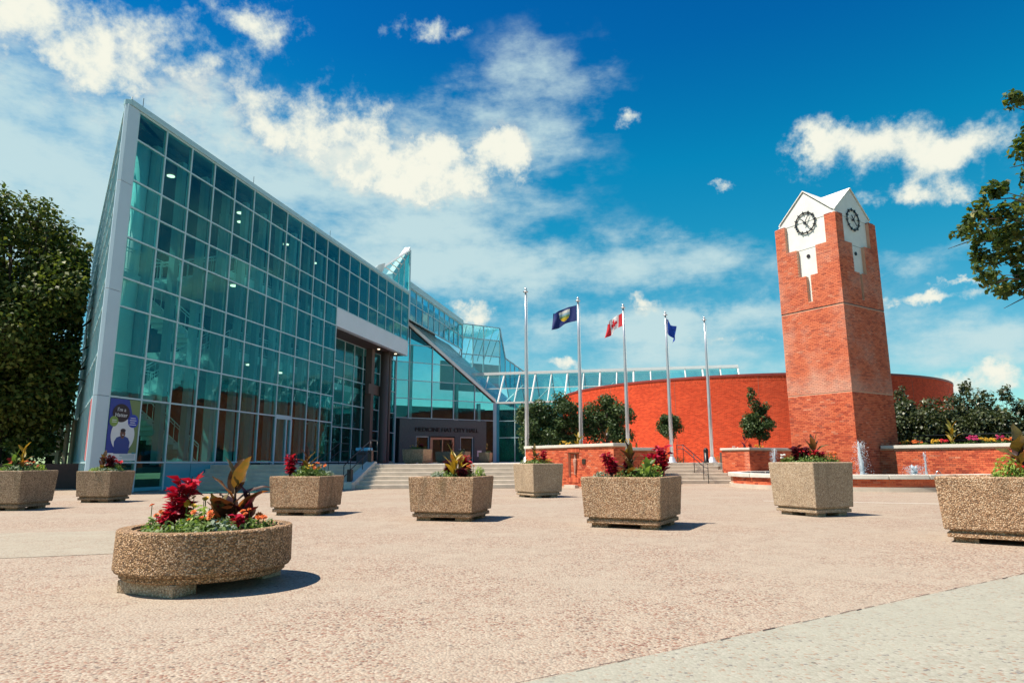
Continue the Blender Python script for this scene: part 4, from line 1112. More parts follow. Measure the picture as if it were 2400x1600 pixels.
def jet(px, py, h, r, n, label, arc=0.0):
    n *= 2
    base = V3(px, py, .5)
    vs = []
    rr = random.Random(int(px * 100))
    t_ = thing('fountain_jet', tuple(base), label, 'water jet', 'fountain jets')
    for q in range(3):
        ph = rr.uniform(0, 6); pts = []; rad = []
        for k in range(12):
            f = k / 11
            pts.append(base + V3(r * .35 * math.sin(ph + f * 5) * f + arc * f * f, r * .35 * math.cos(ph * 1.3 + f * 4) * f, h * f * (1 - .06 * q)))
            rad.append(r * (.22 + .25 * math.sin(f * 9 + ph) ** 2) * (1.05 - f * .75) + .004)
        MB().path(pts, rad, 7).build('water_column', 'spray', t_, True)
    for k in range(n):
        f = rr.random() ** .8; sp_ = r * (.35 + 1.5 * rr.random() ** 2 * (1.15 - .5 * f)); a = rr.uniform(0, 2 * math.pi)
        c = base + V3(sp_ * math.cos(a) + arc * f * f, sp_ * math.sin(a), h * f * rr.uniform(.85, 1.05)); s = rr.uniform(.004, .013)
        d = [V3(s, 0, 0), V3(0, s, 0), V3(-s, 0, 0), V3(0, -s, 0)]; up = V3(0, 0, s * 1.6)
        for j in range(4): vs.append([c + d[j], c + d[(j + 1) % 4], c + up, c + up * .98])
        for j in range(4): vs.append([c + d[(j + 1) % 4], c + d[j], c - up, c - up * .98])
    o = quads('droplets', np.array(vs), 'spray', t_); o['kind'] = 'stuff'


jet(10.85, 27.7, 1.1, .13, 260, 'slim white water jet left of the clock tower')
jet(13.05, 25.0, 1.3, .2, 420, 'tall splashing water jet in front of the tower corner')
jet(15.05, 25.1, .42, .26, 420, 'low foaming water jet right of the clock tower')
jet(15.75, 25.5, .9, .07, 90, 'thin bluish water jet in front of the garden wall')
MB().path([V3(15.75, 25.0, .5) + V3(.28 * k / 8, 0, .22 * math.sin(math.pi * k / 8)) for k in range(9)], .015, 6).build('pipe_loop', 'steel_arch', fo, True)

# ------------------------------------------------------------------ flagpoles and flags
PB = [(0.70, 32.2), (3.53, 34.16), (6.21, 35.77), (9.0, 37.66), (11.7, 39.1)]
PLAB = ['bare flagpole at the left end of the row, nearest the glass entrance', 'flagpole carrying the navy emblem flag', 'flagpole carrying the red and white maple leaf flag', 'flagpole carrying the plain royal blue flag', 'bare flagpole at the right end of the row, beside the black bollard']
for (x, y), lab in zip(PB, PLAB):
    p_ = thing('flagpole', (x, y, 1.0), lab, 'flagpole', 'row of five flagpoles')
    MB().lathe((x, y, 1.0), [(.3, 0), (.3, .04), (.24, .07), (.15, .3), (.115, .34)], 20).build('base_collar', 'pole_metal', p_, True)
    MB().path([(x, y, 1.0), (x, y, 4.5), (x, y, 7.5), (x, y, 9.5)], [.1, .088, .065, .045], 14).build('shaft', 'pole_metal', p_, True)
    MB().lathe((x, y, 9.48), [(.05, 0), (.13, .03), (.13, .06), (.05, .09), (.05, .12), (.07, .17), (.055, .23), (.01, .26)], 16).build('finial', 'pole_metal', p_, True)
    MB().path([(x + .1, y - .06, 2.2), (x + .085, y - .05, 9.4)], .007, 4).build('halyard', 'interior_white', p_)
    MB().box(Fr((x, y), 102), -.02, .02, .05, .16, 2.15, 2.25).build('cleat', 'pole_metal', p_)


def in_poly(x, y, poly):
    c = False; n = len(poly)
    for i in range(n):
        x1, y1 = poly[i]; x2, y2 = poly[(i + 1) % n]
        if (y1 > y) != (y2 > y) and x < (x2 - x1) * (y - y1) / (y2 - y1) + x1: c = not c
    return c


LEAF = [(0, .5), (.08, .33), (.17, .36), (.13, .08), (.26, .2), (.29, .13), (.44, .15), (.37, .02), (.45, -.04), (.21, -.22), (.24, -.31), (.02, -.28), (.02, -.5)]
LEAF = LEAF + [(-x, y) for x, y in reversed(LEAF)]


def flag(i, label, L, Hh, head, drop, colfn, ztop, amp=.12, curl=0.0):
    x, y = PB[i]; b = V3(x, y, ztop) + hd(head) * .08
    nu, nv = 60, 34; vs = []; d = hd(head); s = hd(head + 90)
    for v in range(nv + 1):
        for u in range(nu + 1):
            fu, fv = u / nu, v / nv
            ax = L * fu * (1 - .06 * math.sin(fu * 6)); wv = amp * fu ** .7 * math.sin(fu * 8.5 + fv * 2.2) + .5 * amp * fu * math.sin(fu * 15 - fv * 3)
            z = -Hh * fv - drop * fu ** 1.4 * (1 + .15 * fv) + .06 * fu * math.sin(7 * fu + 5 * fv)
            vs.append(tuple(b + d * (ax * (1 - curl * fv * fu)) + s * wv + V3(0, 0, z)))
    fs = [(v * (nu + 1) + u, v * (nu + 1) + u + 1, (v + 1) * (nu + 1) + u + 1, (v + 1) * (nu + 1) + u) for v in range(nv) for u in range(nu)]
    mb = MB(); mb.v = vs; mb.f = fs; mb.c = [None] * len(fs)
    o = mb.build('flag', 'fabric_printed', None, True, org=b)
    at = o.data.attributes.new('print', 'FLOAT_COLOR', 'FACE')
    cols = []
    for v in range(nv):
        for u in range(nu): cols += list(c4(colfn((u + .5) / nu, (v + .5) / nv)))
    at.data.foreach_set('color', cols)
    return tag(o, label, 'flag', 'flags on the poles')


NAVY, ROY, RED_, WH = (.012, .03, .16), (.015, .07, .42), (.6, .02, .03), (.72, .72, .72)


def f_emblem(u, v):
    du, dv = (u - .5) / .2, (v - .48) / .36
    if abs(du) < 1 and dv > -1 and dv < 1 - .9 * du * du * (dv > 0):
        if dv < -.55: return (.65, .65, .6)
        if dv < -.1: return (.25, .42, .5)
        if dv < .3: return (.2, .32, .12)
        return (.65, .45, .03)
    return NAVY


def f_maple(u, v):
    if u < .25 or u > .75: return RED_
    return RED_ if in_poly((u - .5) * 2.1, (.5 - v) * 1.18, LEAF) else WH


flag(1, 'navy flag with a coloured shield flying from the second pole', 1.35, .85, -68, .35, f_emblem, 9.3, .14)
flag(2, 'red and white maple leaf flag flying from the third pole', 1.05, .72, -50, .5, f_maple, 9.22, .16)
flag(3, 'plain royal blue flag hanging almost edge-on from the fourth pole', 1.0, .85, 40, .35, lambda u, v: ROY, 9.3, .12)

# ------------------------------------------------------------------ planting helpers
def blade_mesh(p0, heading, L, W, e0, e1, var, fold=.25, n=9, twist=0.0):
    """one broad leaf: arching midrib, folded along it, pointed at both ends"""
    d = hd(heading); s0 = hd(heading + 90); pts = []; p = V3(*p0)
    vs = []; st = L / n
    for i in range(n + 1):
        f = i / n; e = R(e0 + (e1 - e0) * f ** 1.3)
        t_ = d * math.cos(e) + V3(0, 0, math.sin(e)); nr = -d * math.sin(e) + V3(0, 0, math.cos(e))
        tw_ = twist * f; s = s0 * math.cos(tw_) + nr * math.sin(tw_); nn = nr * math.cos(tw_) - s0 * math.sin(tw_)
        wd = W * .5 * (math.sin(math.pi * min(1, f ** .75 * .97 + .02)) ** .8 + .03) * (1 - .25 * f)
        rip = .04 * W * math.sin(f * 17 + heading)
        for k, q in ((-1, 1), (-.55, .45), (0, 0), (.55, .45), (1, 1)):
            vs.append(p + s * wd * k + nn * (fold * wd * q + rip * abs(k)))
        p = p + t_ * st
    fs = [(i * 5 + k, i * 5 + k + 1, (i + 1) * 5 + k + 1, (i + 1) * 5 + k) for i in range(n) for k in range(4)]
    return vs, fs


def setvar(o, base, spread=.12):
    n = len(o.data.polygons); at = o.data.attributes.new('var', 'FLOAT', 'FACE')
    at.data.foreach_set('value', np.clip(base + RNG.normal(0, spread, n), 0, 1).astype(np.float32)); return o


def canna(pos, h, nl, mat, label, seed, group=None, L=.5, W=.17):
    rr = random.Random(seed); t_ = thing('canna_plant', tuple(pos), label, 'plant', group)
    top = V3(*pos) + V3(rr.uniform(-.06, .06), rr.uniform(-.06, .06), h * .8)
    setvar(MB().path([V3(*pos) - V3(0, 0, .03), (V3(*pos) + top) / 2 + V3(.01, .01, 0), top], [.018, .015, .009], 6).build('stem', mat, t_, True), .2)
    a = rr.uniform(0, 360)
    for k in range(nl):
        f = .15 + .85 * k / max(1, nl - 1); p = V3(*pos) * (1 - f) + top * f
        a += 137 + rr.uniform(-25, 25); l_ = L * rr.uniform(.75, 1.15) * (1.05 - .35 * f)
        up = rr.uniform(35, 65) + 22 * f
        vs, fs = blade_mesh(p, a, l_, W * rr.uniform(.8, 1.2), up, up - rr.uniform(20, 110) * (1.15 - f), 0, .3, twist=rr.uniform(-.7, .7))
        setvar(MB().add(vs, fs).build('leaf', mat, t_, True), rr.choice([.1, .25, .4, .6, .75, .95]), .03)
    return t_


def clump(pos, r, h, n, size, mat, label, name, cat='plant', aspect=.5, group=None, up=.4):
    c = RNG.normal(size=(n, 3)); c /= np.linalg.norm(c, axis=1)[:, None]; c[:, 2] = abs(c[:, 2])
    out = c.copy(); c *= (RNG.random(n) ** .4)[:, None]; c = c * V3(r, r, h) + V3(*pos)
    t_ = thing(name, tuple(pos), label, cat, group)
    o = quads('foliage', leaf_quads(c, size, up, out * 1.2, aspect), mat, t_); o['kind'] = 'stuff'
    sm = MB()
    for k in range(5):
        a = k * 1.3; sm.path([V3(*pos) - V3(0, 0, .02), V3(*pos) + V3(r * .5 * math.cos(a), r * .5 * math.sin(a), h * .6)], [.008, .004], 5)
    o = sm.build('stems', 'leaf_green', t_); setvar(o, .2); o['kind'] = 'stuff'
    return t_


BLO = {}


def blossom_mesh(mat):
    if mat not in BLO:
        vs, fs, va = [], [], []
        for ring, (r0, r1, z0, z1, n) in enumerate(((.1, 1.0, .0, .12, 9), (.06, .72, .1, .34, 8), (.0, .4, .2, .5, 6))):
            for k in range(n):
                a = 2 * math.pi * k / n + ring * .4; b = math.pi / n * 1.25
                P = [(r0 * math.cos(a), r0 * math.sin(a), z0), (.7 * r1 * math.cos(a - b), .7 * r1 * math.sin(a - b), z1 * .8), (r1 * math.cos(a), r1 * math.sin(a), z1), (.7 * r1 * math.cos(a + b), .7 * r1 * math.sin(a + b), z1 * .8)]
                i = len(vs); vs += P; fs.append((i, i + 1, i + 2, i + 3)); va.append((k * .37 + ring * .21) % 1)
        me = bpy.data.meshes.new('blossom'); me.from_pydata(vs, [], fs); me.materials.append(MATS[mat])
        at = me.attributes.new('var', 'FLOAT', 'FACE'); at.data.foreach_set('value', va); BLO[mat] = me
    return BLO[mat]


def blossoms(t_, pts, r, mat, seed=1, stem=True):
    rr = random.Random(seed); sm = MB()
    for p in pts:
        o = bpy.data.objects.new('blossom', blossom_mesh(mat)); COL.objects.link(o); o.parent = t_; ORG[o] = ORG[t_]
        o.location = V3(*p) - ORG[t_]; s = r * rr.uniform(.75, 1.2); o.scale = (s, s, s)
        o.rotation_euler = (rr.uniform(.2, 1.0), rr.uniform(-.5, .5), rr.uniform(-.6, .6))
        sm.path([V3(p[0], p[1], ORG[t_][2]), V3(*p)], .004, 4)
    if stem: setvar(sm.build('flower_stems', 'leaf_green', t_), .3)['kind'] = 'stuff'


def flowers(pos, r, h, n, mat, leafm, label, name, size=.03, seed=1, group=None, leaf=.05):
    t_ = clump(pos, r, h * .75, int(90 + 500 * r), leaf, leafm, label, name, 'flowers', .45, group)
    rr = random.Random(seed)
    pts = [(pos[0] + r * .9 * math.sqrt(rr.random()) * math.cos(q), pos[1] + r * .9 * math.sqrt(rr.random()) * math.sin(q), pos[2] + h * rr.uniform(.7, 1.1)) for q in [rr.uniform(0, 6.28) for _ in range(n)]]
    blossoms(t_, pts, size, mat, seed); return t_


def redplant(pos, h, label, seed, mat='leaf_red', size=.13, n=70, group=None, r=None):
    """upright foliage plant, whorls of pointed leaves round several stems"""
    rr = random.Random(seed); t_ = thing('red_foliage_plant', tuple(pos), label, 'plant', group); cs, ou = [], []
    r = r or h * .28; sm = MB()
    for s_ in range(5):
        a = rr.uniform(0, 6.28); tip = V3(*pos) + V3(r * .8 * math.cos(a) * rr.random(), r * .8 * math.sin(a) * rr.random(), h * rr.uniform(.65, 1.0))
        sm.path([V3(*pos), tip], [.01, .004], 5)
        for k in range(n // 5):
            f = .25 + .75 * (k + .5) / (n / 5); q = rr.uniform(0, 6.28); c = V3(*pos) * (1 - f) + tip * f; o_ = V3(math.cos(q), math.sin(q), .15)
            cs.append(c + o_ * size * .45); ou.append(o_)
    cs, ou = np.array(cs), np.array(ou); N_ = len(cs)
    nr = V3(0, 0, 1.0) + RNG.normal(0, .35, (N_, 3)) - ou * .3; nr /= np.linalg.norm(nr, axis=1)[:, None]
    a = ou - nr * (ou * nr).sum(1)[:, None]; a /= np.linalg.norm(a, axis=1)[:, None]; b = np.cross(nr, a); s = (size * RNG.uniform(.7, 1.3, N_))[:, None]
    v = np.empty((N_, 4, 3)); v[:, 0] = cs - a * s * .5; v[:, 2] = cs + a * s * .55 - V3(0, 0, 1) * s * .15; v[:, 1] = cs + b * s * .24 + nr * s * .08; v[:, 3] = cs - b * s * .24 + nr * s * .08
    o = quads('foliage', v, mat, t_); o['kind'] = 'stuff'
    setvar(sm.build('stems', 'leaf_maroon', t_), .4)
    return t_


# ------------------------------------------------------------------ concrete planters
def planter(label, C, psi, a, b, h, mat, body0=.17, name='concrete_planter', z=0.0):
    dRr, dL = hd(psi), hd(psi - 90); C = V3(C[0], C[1], 0)
    ctr = C + dRr * b / 2 + dL * a / 2; ctr[2] = z
    t_ = thing(name, tuple(ctr), label, 'planter', 'pebble-faced concrete planters on the plaza')
    fr = Fr(ctr[:2], psi)            # u = right-hand side direction, o to the right of it
    def loop(inset, zz): return [fr.at(su * (b / 2 - inset), z + zz, so * (a / 2 - inset)) for su, so in ((-1, 1), (1, 1), (1, -1), (-1, -1))]
    L = [loop(-.01, body0), loop(-.05, h - .02), loop(-.04, h), loop(.07, h), loop(.09, h - .12), loop(.09, body0 + .05)]
    vs = [p for l in L for p in l]; fs = [(3, 2, 1, 0)]
    for i in range(len(L) - 1): fs += [(i * 4 + k, i * 4 + (k + 1) % 4, i * 4 + 4 + (k + 1) % 4, i * 4 + 4 + k) for k in range(4)]
    fs.append(tuple(20 + k for k in range(4)))
    MB().add(vs, fs).build('bowl', mat, t_, bevel=.02)
    MB().box(fr, -b / 2 + .05, b / 2 - .05, -a / 2 + .05, a / 2 - .05, z + body0 - .035, z + body0 - .001).build('neck', mat, t_)
    MB().box(fr, -b / 2 + .02, b / 2 - .02, -a / 2 + .02, a / 2 - .02, z + body0 - .1, z + body0 - .036).build('base_slab', mat, t_, bevel=.01)
    for so in (-1, 1):
        for su in (-1, 1):
            MB().box(fr, su * (b / 2 - .22) - .12, su * (b / 2 - .22) + .12, so * (a / 2 - .22) - .14, so * (a / 2 - .22) + .14, z, z + body0 - .101).build('foot', mat, t_)
    MB().box(fr, -b / 2 + .075, b / 2 - .075, -a / 2 + .075, a / 2 - .075, z + h - .15, z + h - .05).build('soil', 'soil', t_)
    top = lambda u, o: fr.at(u * (b / 2 - .12), z + h - .05, o * (a / 2 - .12))
    return t_, fr, top


# toR/toL: place plants by share of the planter's width as seen: s -1 (left) .. 1 (right), q depth
def spot(fr, a, b, z, s, q):
    # left end of the view is (-u, ... ) mixed: left = far along dL, right = far along dR
    q *= 1 - abs(s)
    return fr.at((s + q) * (b / 2 - .14), z, (s - q) * (a / 2 - .14))


PL = {}
specs = [
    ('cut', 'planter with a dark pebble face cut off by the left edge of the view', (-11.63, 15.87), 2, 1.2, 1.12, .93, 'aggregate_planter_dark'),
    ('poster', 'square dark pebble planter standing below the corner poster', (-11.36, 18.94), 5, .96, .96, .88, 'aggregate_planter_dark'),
    ('shade', 'warm tan pebble planter in front of the shaded part of the steps', (-4.06, 14.08), 11, 1.07, 1.06, .81, 'aggregate_planter'),
    ('lit', 'pinkish pebble planter with leaf shadows on its face, before the sunlit steps', (-.76, 12.58), 15, 1.22, 1.22, .82, 'aggregate_planter'),
    ('tall', 'tall grey-tan planter beside the brick wall niche', (.65, 20.57), 58, 1.06, 1.05, 1.04, 'aggregate_planter_grey'),
    ('wide', 'wide coarse pebble planter right of the picture centre', (2.38, 10.94), 28, 1.3, 1.29, .84, 'aggregate_planter'),
    ('tower', 'tall pale planter in front of the clock tower', (5.99, 13.34), 65, 1.06, 1.05, 1.07, 'aggregate_planter_grey'),
    ('big', 'big coarse pebble planter cut off by the right edge of the view', (6.95, 8.45), 40, 1.35, 1.35, .88, 'aggregate_planter'),
]
for k, lab, C, psi, a, b, h, mat in specs:
    PL[k] = planter(lab, C, psi, a, b, h, mat) + (a, b, h)
PL['land'] = planter('tan planter half in sunlight at the top of the main steps', (-5.05, 37.6), 20, 1.25, 1.0, .82, 'aggregate_planter', z=1.0) + (1.25, 1.0, .82)
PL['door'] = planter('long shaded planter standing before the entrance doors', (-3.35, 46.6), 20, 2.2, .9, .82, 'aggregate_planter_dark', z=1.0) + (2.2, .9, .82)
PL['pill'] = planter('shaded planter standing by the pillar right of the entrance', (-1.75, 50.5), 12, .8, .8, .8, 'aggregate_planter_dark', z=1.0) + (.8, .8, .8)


def P(k, s, q=-.5):
    t_, fr, top, a, b, h = PL[k]; zz = ORG[t_][2] + h - .05
    return spot(fr, a, b, zz, s, q)


WHERE = {'cut': 'the planter at the left edge', 'poster': 'the planter below the poster', 'shade': 'the planter before the shaded steps', 'lit': 'the planter before the sunlit steps', 'tall': 'the tall planter beside the niche', 'wide': 'the wide planter right of centre', 'tower': 'the tall planter before the tower', 'big': 'the big planter at the right edge', 'land': 'the planter atop the main steps', 'door': 'the shaded planter before the doors', 'pill': 'the shaded planter by the entrance pillar'}
G = 'plants in the concrete planters'
sd_ = [100]


def _s():
    sd_[0] += 1; return sd_[0]


def CA(k, s, h, nl=5, mat='leaf_bronze', q=-.3, look='dark bronze canna', L=.45, W=.15): canna(P(k, s, q), h * .92, nl + 4, mat, f'{look} in {WHERE[k]}', _s(), G, L * .85, W * .85)
def RP(k, s, h, q=-.4, look='crimson leafy plant', mat='leaf_red', size=.11, n=70): redplant(P(k, s, q), h * 1.1, f'{look} in {WHERE[k]}', _s(), mat, size * 1.15, int(n * 2), G, h * .42)
def GR(k, s, r, h, mat='leaf_lime', q=-.6, look='lime green mound', size=.05, n=260): clump(P(k, s, q), r, h, n, size, mat, f'{look} in {WHERE[k]}', 'leafy_mound', 'plant', .4, G)
def FL(k, s, r, h, n, mat='petal_orange', q=-.7, look='orange marigolds', leafm='leaf_green', size=.032): flowers(P(k, s, q), r, h, n, mat, leafm, f'{look} in {WHERE[k]}', 'flower_clump', size, _s(), G)


GR('cut', -.1, .2, .16, 'leaf_grey', look='silver-grey mound'); CA('cut', .15, .72, 4, 'leaf_gold', look='upright golden canna', L=.42, W=.12); GR('cut', .72, .17, .22); FL('cut', .45, .16, .2, 6, 'petal_red', look='red flowers'); CA('cut', -.15, .5, 3, 'leaf_green', look='broad green-leaved canna')
GR('poster', -.7, .15, .15); CA('poster', -.35, .6, 5, 'leaf_bronze', look='olive and bronze canna', L=.35, W=.14); RP('poster', .1, .45, look='dark purple leafy plant', mat='leaf_maroon', size=.12); FL('poster', .5, .14, .32, 5, 'petal_red', look='bright red flowers', size=.06); GR('poster', -.05, .4, .14, 'leaf_grey', look='silver-grey carpet', n=420)
RP('shade', -.75, .5, look='magenta leafy plant', mat='leaf_red', size=.1, n=90); CA('shade', -.1, .62, 5, 'leaf_bronze', look='bronze canna with one tall pink leaf', L=.5, W=.12); GR('shade', -.25, .22, .28, 'leaf_green', look='green leafy mound', size=.07); FL('shade', .25, .17, .3, 10, 'petal_orange', look='orange and red flowers', size=.04); GR('shade', .75, .17, .16, 'leaf_grey', look='silver-grey mound')
CA('lit', -.25, .5, 6, 'leaf_gold', look='golden yellow canna with arching leaves', L=.55, W=.13, q=-.7); CA('lit', .1, .42, 4, 'leaf_gold', look='short yellow and green canna', L=.35, W=.12); RP('lit', .35, .42, look='crimson leafy plant', n=90); GR('lit', -.6, .16, .16, 'leaf_grey', look='grey-green mound'); GR('lit', .88, .12, .24); RP('lit', -.05, .2, look='low maroon plant', mat='leaf_maroon', size=.08, q=-.8)
GR('tall', -.7, .2, .22, 'leaf_green', look='green leafy mound'); CA('tall', -.1, .62, 5, 'leaf_bronze', look='dark bronze canna', L=.4, W=.14); RP('tall', .3, .42, look='dark red leafy plant', mat='leaf_red', size=.1); FL('tall', .7, .16, .18, 7, 'petal_yellow', look='yellow flowers')
RP('wide', -.6, .42, look='crimson leafy plant at the left', n=80); CA('wide', -.2, .58, 6, 'leaf_bronze', look='bronze canna', L=.42, W=.14); CA('wide', -.12, .52, 3, 'leaf_gold', look='slim canna with one yellow leaf', L=.3, W=.1, q=.2); GR('wide', .22, .24, .34, 'leaf_lime', look='bright green mound', size=.08, n=240); RP('wide', .55, .45, look='crimson leafy plant at the right', n=90, q=-.1); RP('wide', .85, .55, look='tall crimson plant', n=80, q=.2); GR('wide', -.85, .18, .16, 'leaf_grey', look='grey-green mound'); CA('wide', .0, .3, 4, 'leaf_green', look='low green canna', L=.35, W=.16, q=-.8)
RP('tower', -.35, .42, look='maroon leafy plant', mat='leaf_maroon', size=.13, n=80); CA('tower', .12, .55, 4, 'leaf_bronze', look='dark canna with a raised leaf', L=.5, W=.14); RP('tower', .3, .3, look='dark red plant', mat='leaf_red', size=.08); GR('tower', -.65, .16, .2, 'leaf_green', look='green mound at the left'); GR('tower', .55, .18, .24, 'leaf_green', look='green mound at the right'); FL('tower', -.85, .12, .2, 5, 'petal_white', look='white flowers'); FL('tower', .85, .14, .22, 6, 'petal_orange', look='orange flowers')
for k in ('cut', 'poster', 'shade', 'lit', 'tall', 'wide', 'tower', 'land'):
    clump(P(k, 0.03, -.1), .46, .2, 800, .06, 'leaf_green', f'low green ground cover filling {WHERE[k]}', 'ground_cover', 'plant', .45, G)
for k, mt, lk in (('cut', 'petal_orange', 'small orange flowers'), ('shade', 'petal_yellow', 'small yellow flowers'), ('lit', 'petal_orange', 'small orange flowers'), ('wide', 'petal_orange', 'small orange flowers'), ('tower', 'petal_red', 'small red flowers'), ('tall', 'petal_orange', 'small orange flowers')):
    FL(k, .1, .34, .26, 14, mt, -.35, lk + ' scattered', size=.03)
    RP(k, -.15, .34, -.1, 'low dark red plant at the back', 'leaf_maroon', .09, 60)
t8 = PL['big']
BG = lambda u, o: t8[2](u, o)
flowers(BG(-.75, .55), .2, .24, 6, 'petal_red', 'leaf_green', 'red flowers at the left end of the big planter at the right edge', 'flower_clump', .045, 31, G)
clump(BG(-.7, .15), .19, .34, 420, .06, 'leaf_lime', 'round bright green mound in the big planter at the right edge', 'leafy_mound', 'plant', .35, G)
canna(BG(-.35, .35), .55, 7, 'leaf_bronze', 'large dark-leaved canna in the big planter at the right edge', 77, G, .42, .2)
flowers(BG(-.55, .85), .22, .2, 8, 'petal_orange', 'leaf_green', 'orange petunias in the big planter at the right edge', 'flower_clump', .055, 33, G)
redplant(BG(.2, .4), .4, 'dark red plant in the big planter at the right edge', 34, 'leaf_maroon', .12, 60, G)
FL('land', -.5, .3, .25, 10, 'petal_yellow', look='yellow flowers'); CA('land', -.1, .75, 3, 'leaf_bronze', look='single pale-leaved canna', L=.4, W=.1); GR('land', .6, .22, .22, 'leaf_green', look='green mound'); RP('land', .2, .3, look='maroon leafy plant', mat='leaf_maroon')
GR('door', .5, .25, .25, 'leaf_green', look='green mound'); CA('door', -.3, .7, 4, 'leaf_bronze', look='dark canna'); FL('door', .1, .3, .2, 6, 'petal_white', look='white flowers')
CA('pill', 0, .7, 4, 'leaf_bronze', look='pale canna'); GR('pill', .5, .25, .2, 'leaf_green', look='green mound')

# low round planter in the foreground
RCn = V3(-2.86, 6.39, 0); RR = .75
rpn = thing('round_planter', tuple(RCn), 'low round pebble planter on timber blocks in the foreground', 'planter')
MB().lathe(tuple(RCn), [(RR - .06, .15), (RR - .01, .165), (RR + .005, .19), (RR, .508), (RR - .01, .52), (RR - .115, .52), (RR - .12, .498), (RR - .155, .495), (RR - .165, .4), (RR - .165, .2), (.05, .2)], 110, False).build('bowl', 'aggregate_mossy', rpn)
MB().lathe(tuple(RCn), [(.1, .105), (RR - .07, .105), (RR - .05, .12), (RR - .05, .15), (.1, .15)], 110, False).build('base_ring', 'aggregate_mossy', rpn)
for hh, o0, o1, u0, u1 in ((114, .38, .62, -.34, .34), (114, -.62, -.38, -.34, .34)):
    fr = Fr(RCn[:2], hh); MB().box(fr, u0, u1, o0, o1, 0, .104).build('foot', 'aggregate_planter_grey', rpn, bevel=.008)
MB().lathe(tuple(RCn), [(.01, .46), (RR - .14, .44)], 48, False).build('soil', 'soil', rpn, True)
RPt = lambda x, y: RCn + V3(x, y, .45)
GF = 'plants in the round foreground planter'
canna(RPt(.16, .1), .58, 8, 'leaf_bronze', 'tall bronze canna with arching leaves in the round planter', 5, GF, .46, .15)
canna(RPt(.1, -.05), .25, 6, 'leaf_bronze', 'low pinkish canna in the middle of the round planter', 8, GF, .3, .15)
canna(RPt(.3, .12), .3, 6, 'leaf_maroon', 'dark drooping canna at the right of the round planter', 12, GF, .34, .14)
redplant(RPt(-.3, .02), .52, 'tall crimson leafy plant in the round planter', 41, 'leaf_red', .14, 130, GF)
redplant(RPt(-.33, -.12), .25, 'low dark red plant at the left of the round planter', 42, 'leaf_red', .1, 110, GF)
clump(RPt(-.08, -.05), .17, .26, 260, .06, 'leaf_lime', 'lime green mound in the middle of the round planter', 'leafy_mound', 'plant', .4, GF)
flowers(RPt(-.16, .05), .14, .3, 9, 'petal_yellow', 'leaf_green', 'yellow flowers in the round planter', 'flower_clump', .03, 43, GF)
flowers(RPt(-.44, -.1), .13, .24, 5, 'petal_orange', 'leaf_green', 'orange marigolds at the left end of the round planter', 'flower_clump', .035, 44, GF)
flowers(RPt(.02, -.28), .16, .2, 5, 'petal_orange', 'leaf_green', 'orange marigolds at the front of the round planter', 'flower_clump', .04, 45, GF)
flowers(RPt(.42, -.02), .16, .2, 7, 'petal_orange', 'leaf_green', 'orange marigolds at the right of the round planter', 'flower_clump', .035, 46, GF)
clump(RPt(.22, -.22), .2, .15, 220, .06, 'leaf_grey', 'silver-green mound at the front of the round planter', 'leafy_mound', 'plant', .45, GF)
clump(RPt(.55, .05), .1, .12, 120, .05, 'leaf_green', 'small green tuft at the right rim of the round planter', 'leafy_mound', 'plant', .35, GF)
redplant(RPt(.12, .02), .3, 'small scarlet plant under the tall canna of the round planter', 47, 'leaf_red', .07, 40, GF)

clump(RPt(0, -.1), .55, .16, 900, .055, 'leaf_green', 'low mixed green foliage filling the round planter', 'ground_cover', 'plant', .45, GF)
redplant(RPt(.32, -.12), .22, 'low crimson plant at the right of the round planter', 48, 'leaf_red', .08, 70, GF)

# plants in the brick planters and garden bed
GB = 'plants in the brick planters'
BPt = lambda u, o: LW.at(u, 1.56, o)
canna(BPt(3.0, -.8), .75, 6, 'leaf_gold', 'orange canna behind the planter cap near the second flagpole', 61, GB, .5, .13)
canna(BPt(4.9, -.7), .85, 6, 'leaf_bronze', 'orange and dark canna behind the planter cap near the third flagpole', 62, GB, .5, .13)
flowers(BPt(2.2, -.7), .35, .4, 16, 'petal_yellow', 'leaf_green', 'yellow flowers on the brick planter beside the orange canna', 'flower_clump', .05, 63, GB)
redplant(BPt(3.5, -.8), .5, 'dark red plant on the brick planter below the second flag', 64, 'leaf_red', .1, 70, GB)
flowers(BPt(1.2, -.6), .3, .25, 8, 'petal_white', 'leaf_grey', 'pale flowers at the left end of the brick planter', 'flower_clump', .04, 65, GB)
flowers(BPt(5.4, -.5), .25, .25, 8, 'petal_pink', 'leaf_green', 'pink flowers at the front corner of the brick planter', 'flower_clump', .04, 66, GB)
flowers(LD2.at(.6, 1.56, -.5), .3, .4, 12, 'petal_yellow', 'leaf_green', 'yellow flowers on the lower end of the brick planter', 'flower_clump', .045, 67, GB)
canna(LD2.at(1.2, 1.5, -.5), .4, 4, 'leaf_bronze', 'small bronze canna on the lower end of the brick planter', 68, GB, .35, .1)
canna(RL.at(.9, 1.55, -.7), .7, 4, 'leaf_maroon', 'dark canna on the right brick planter left of the little tree', 69, GB, .5, .12)
flowers(RL.at(.4, 1.55, -.5), .3, .25, 9, 'petal_white', 'leaf_green', 'white flowers on the right brick planter', 'flower_clump', .04, 70, GB)
redplant(RD.at(.9, 1.55, -.6), .45, 'red leafy plant on the right brick planter below the little tree', 71, 'leaf_maroon', .1, 60, GB)
flowers(RD.at(1.4, 1.55, -.5), .28, .32, 12, 'petal_yellow', 'leaf_green', 'yellow flowers on the right brick planter beside the tower', 'flower_clump', .045, 72, GB)
GG = 'flowers along the garden wall'
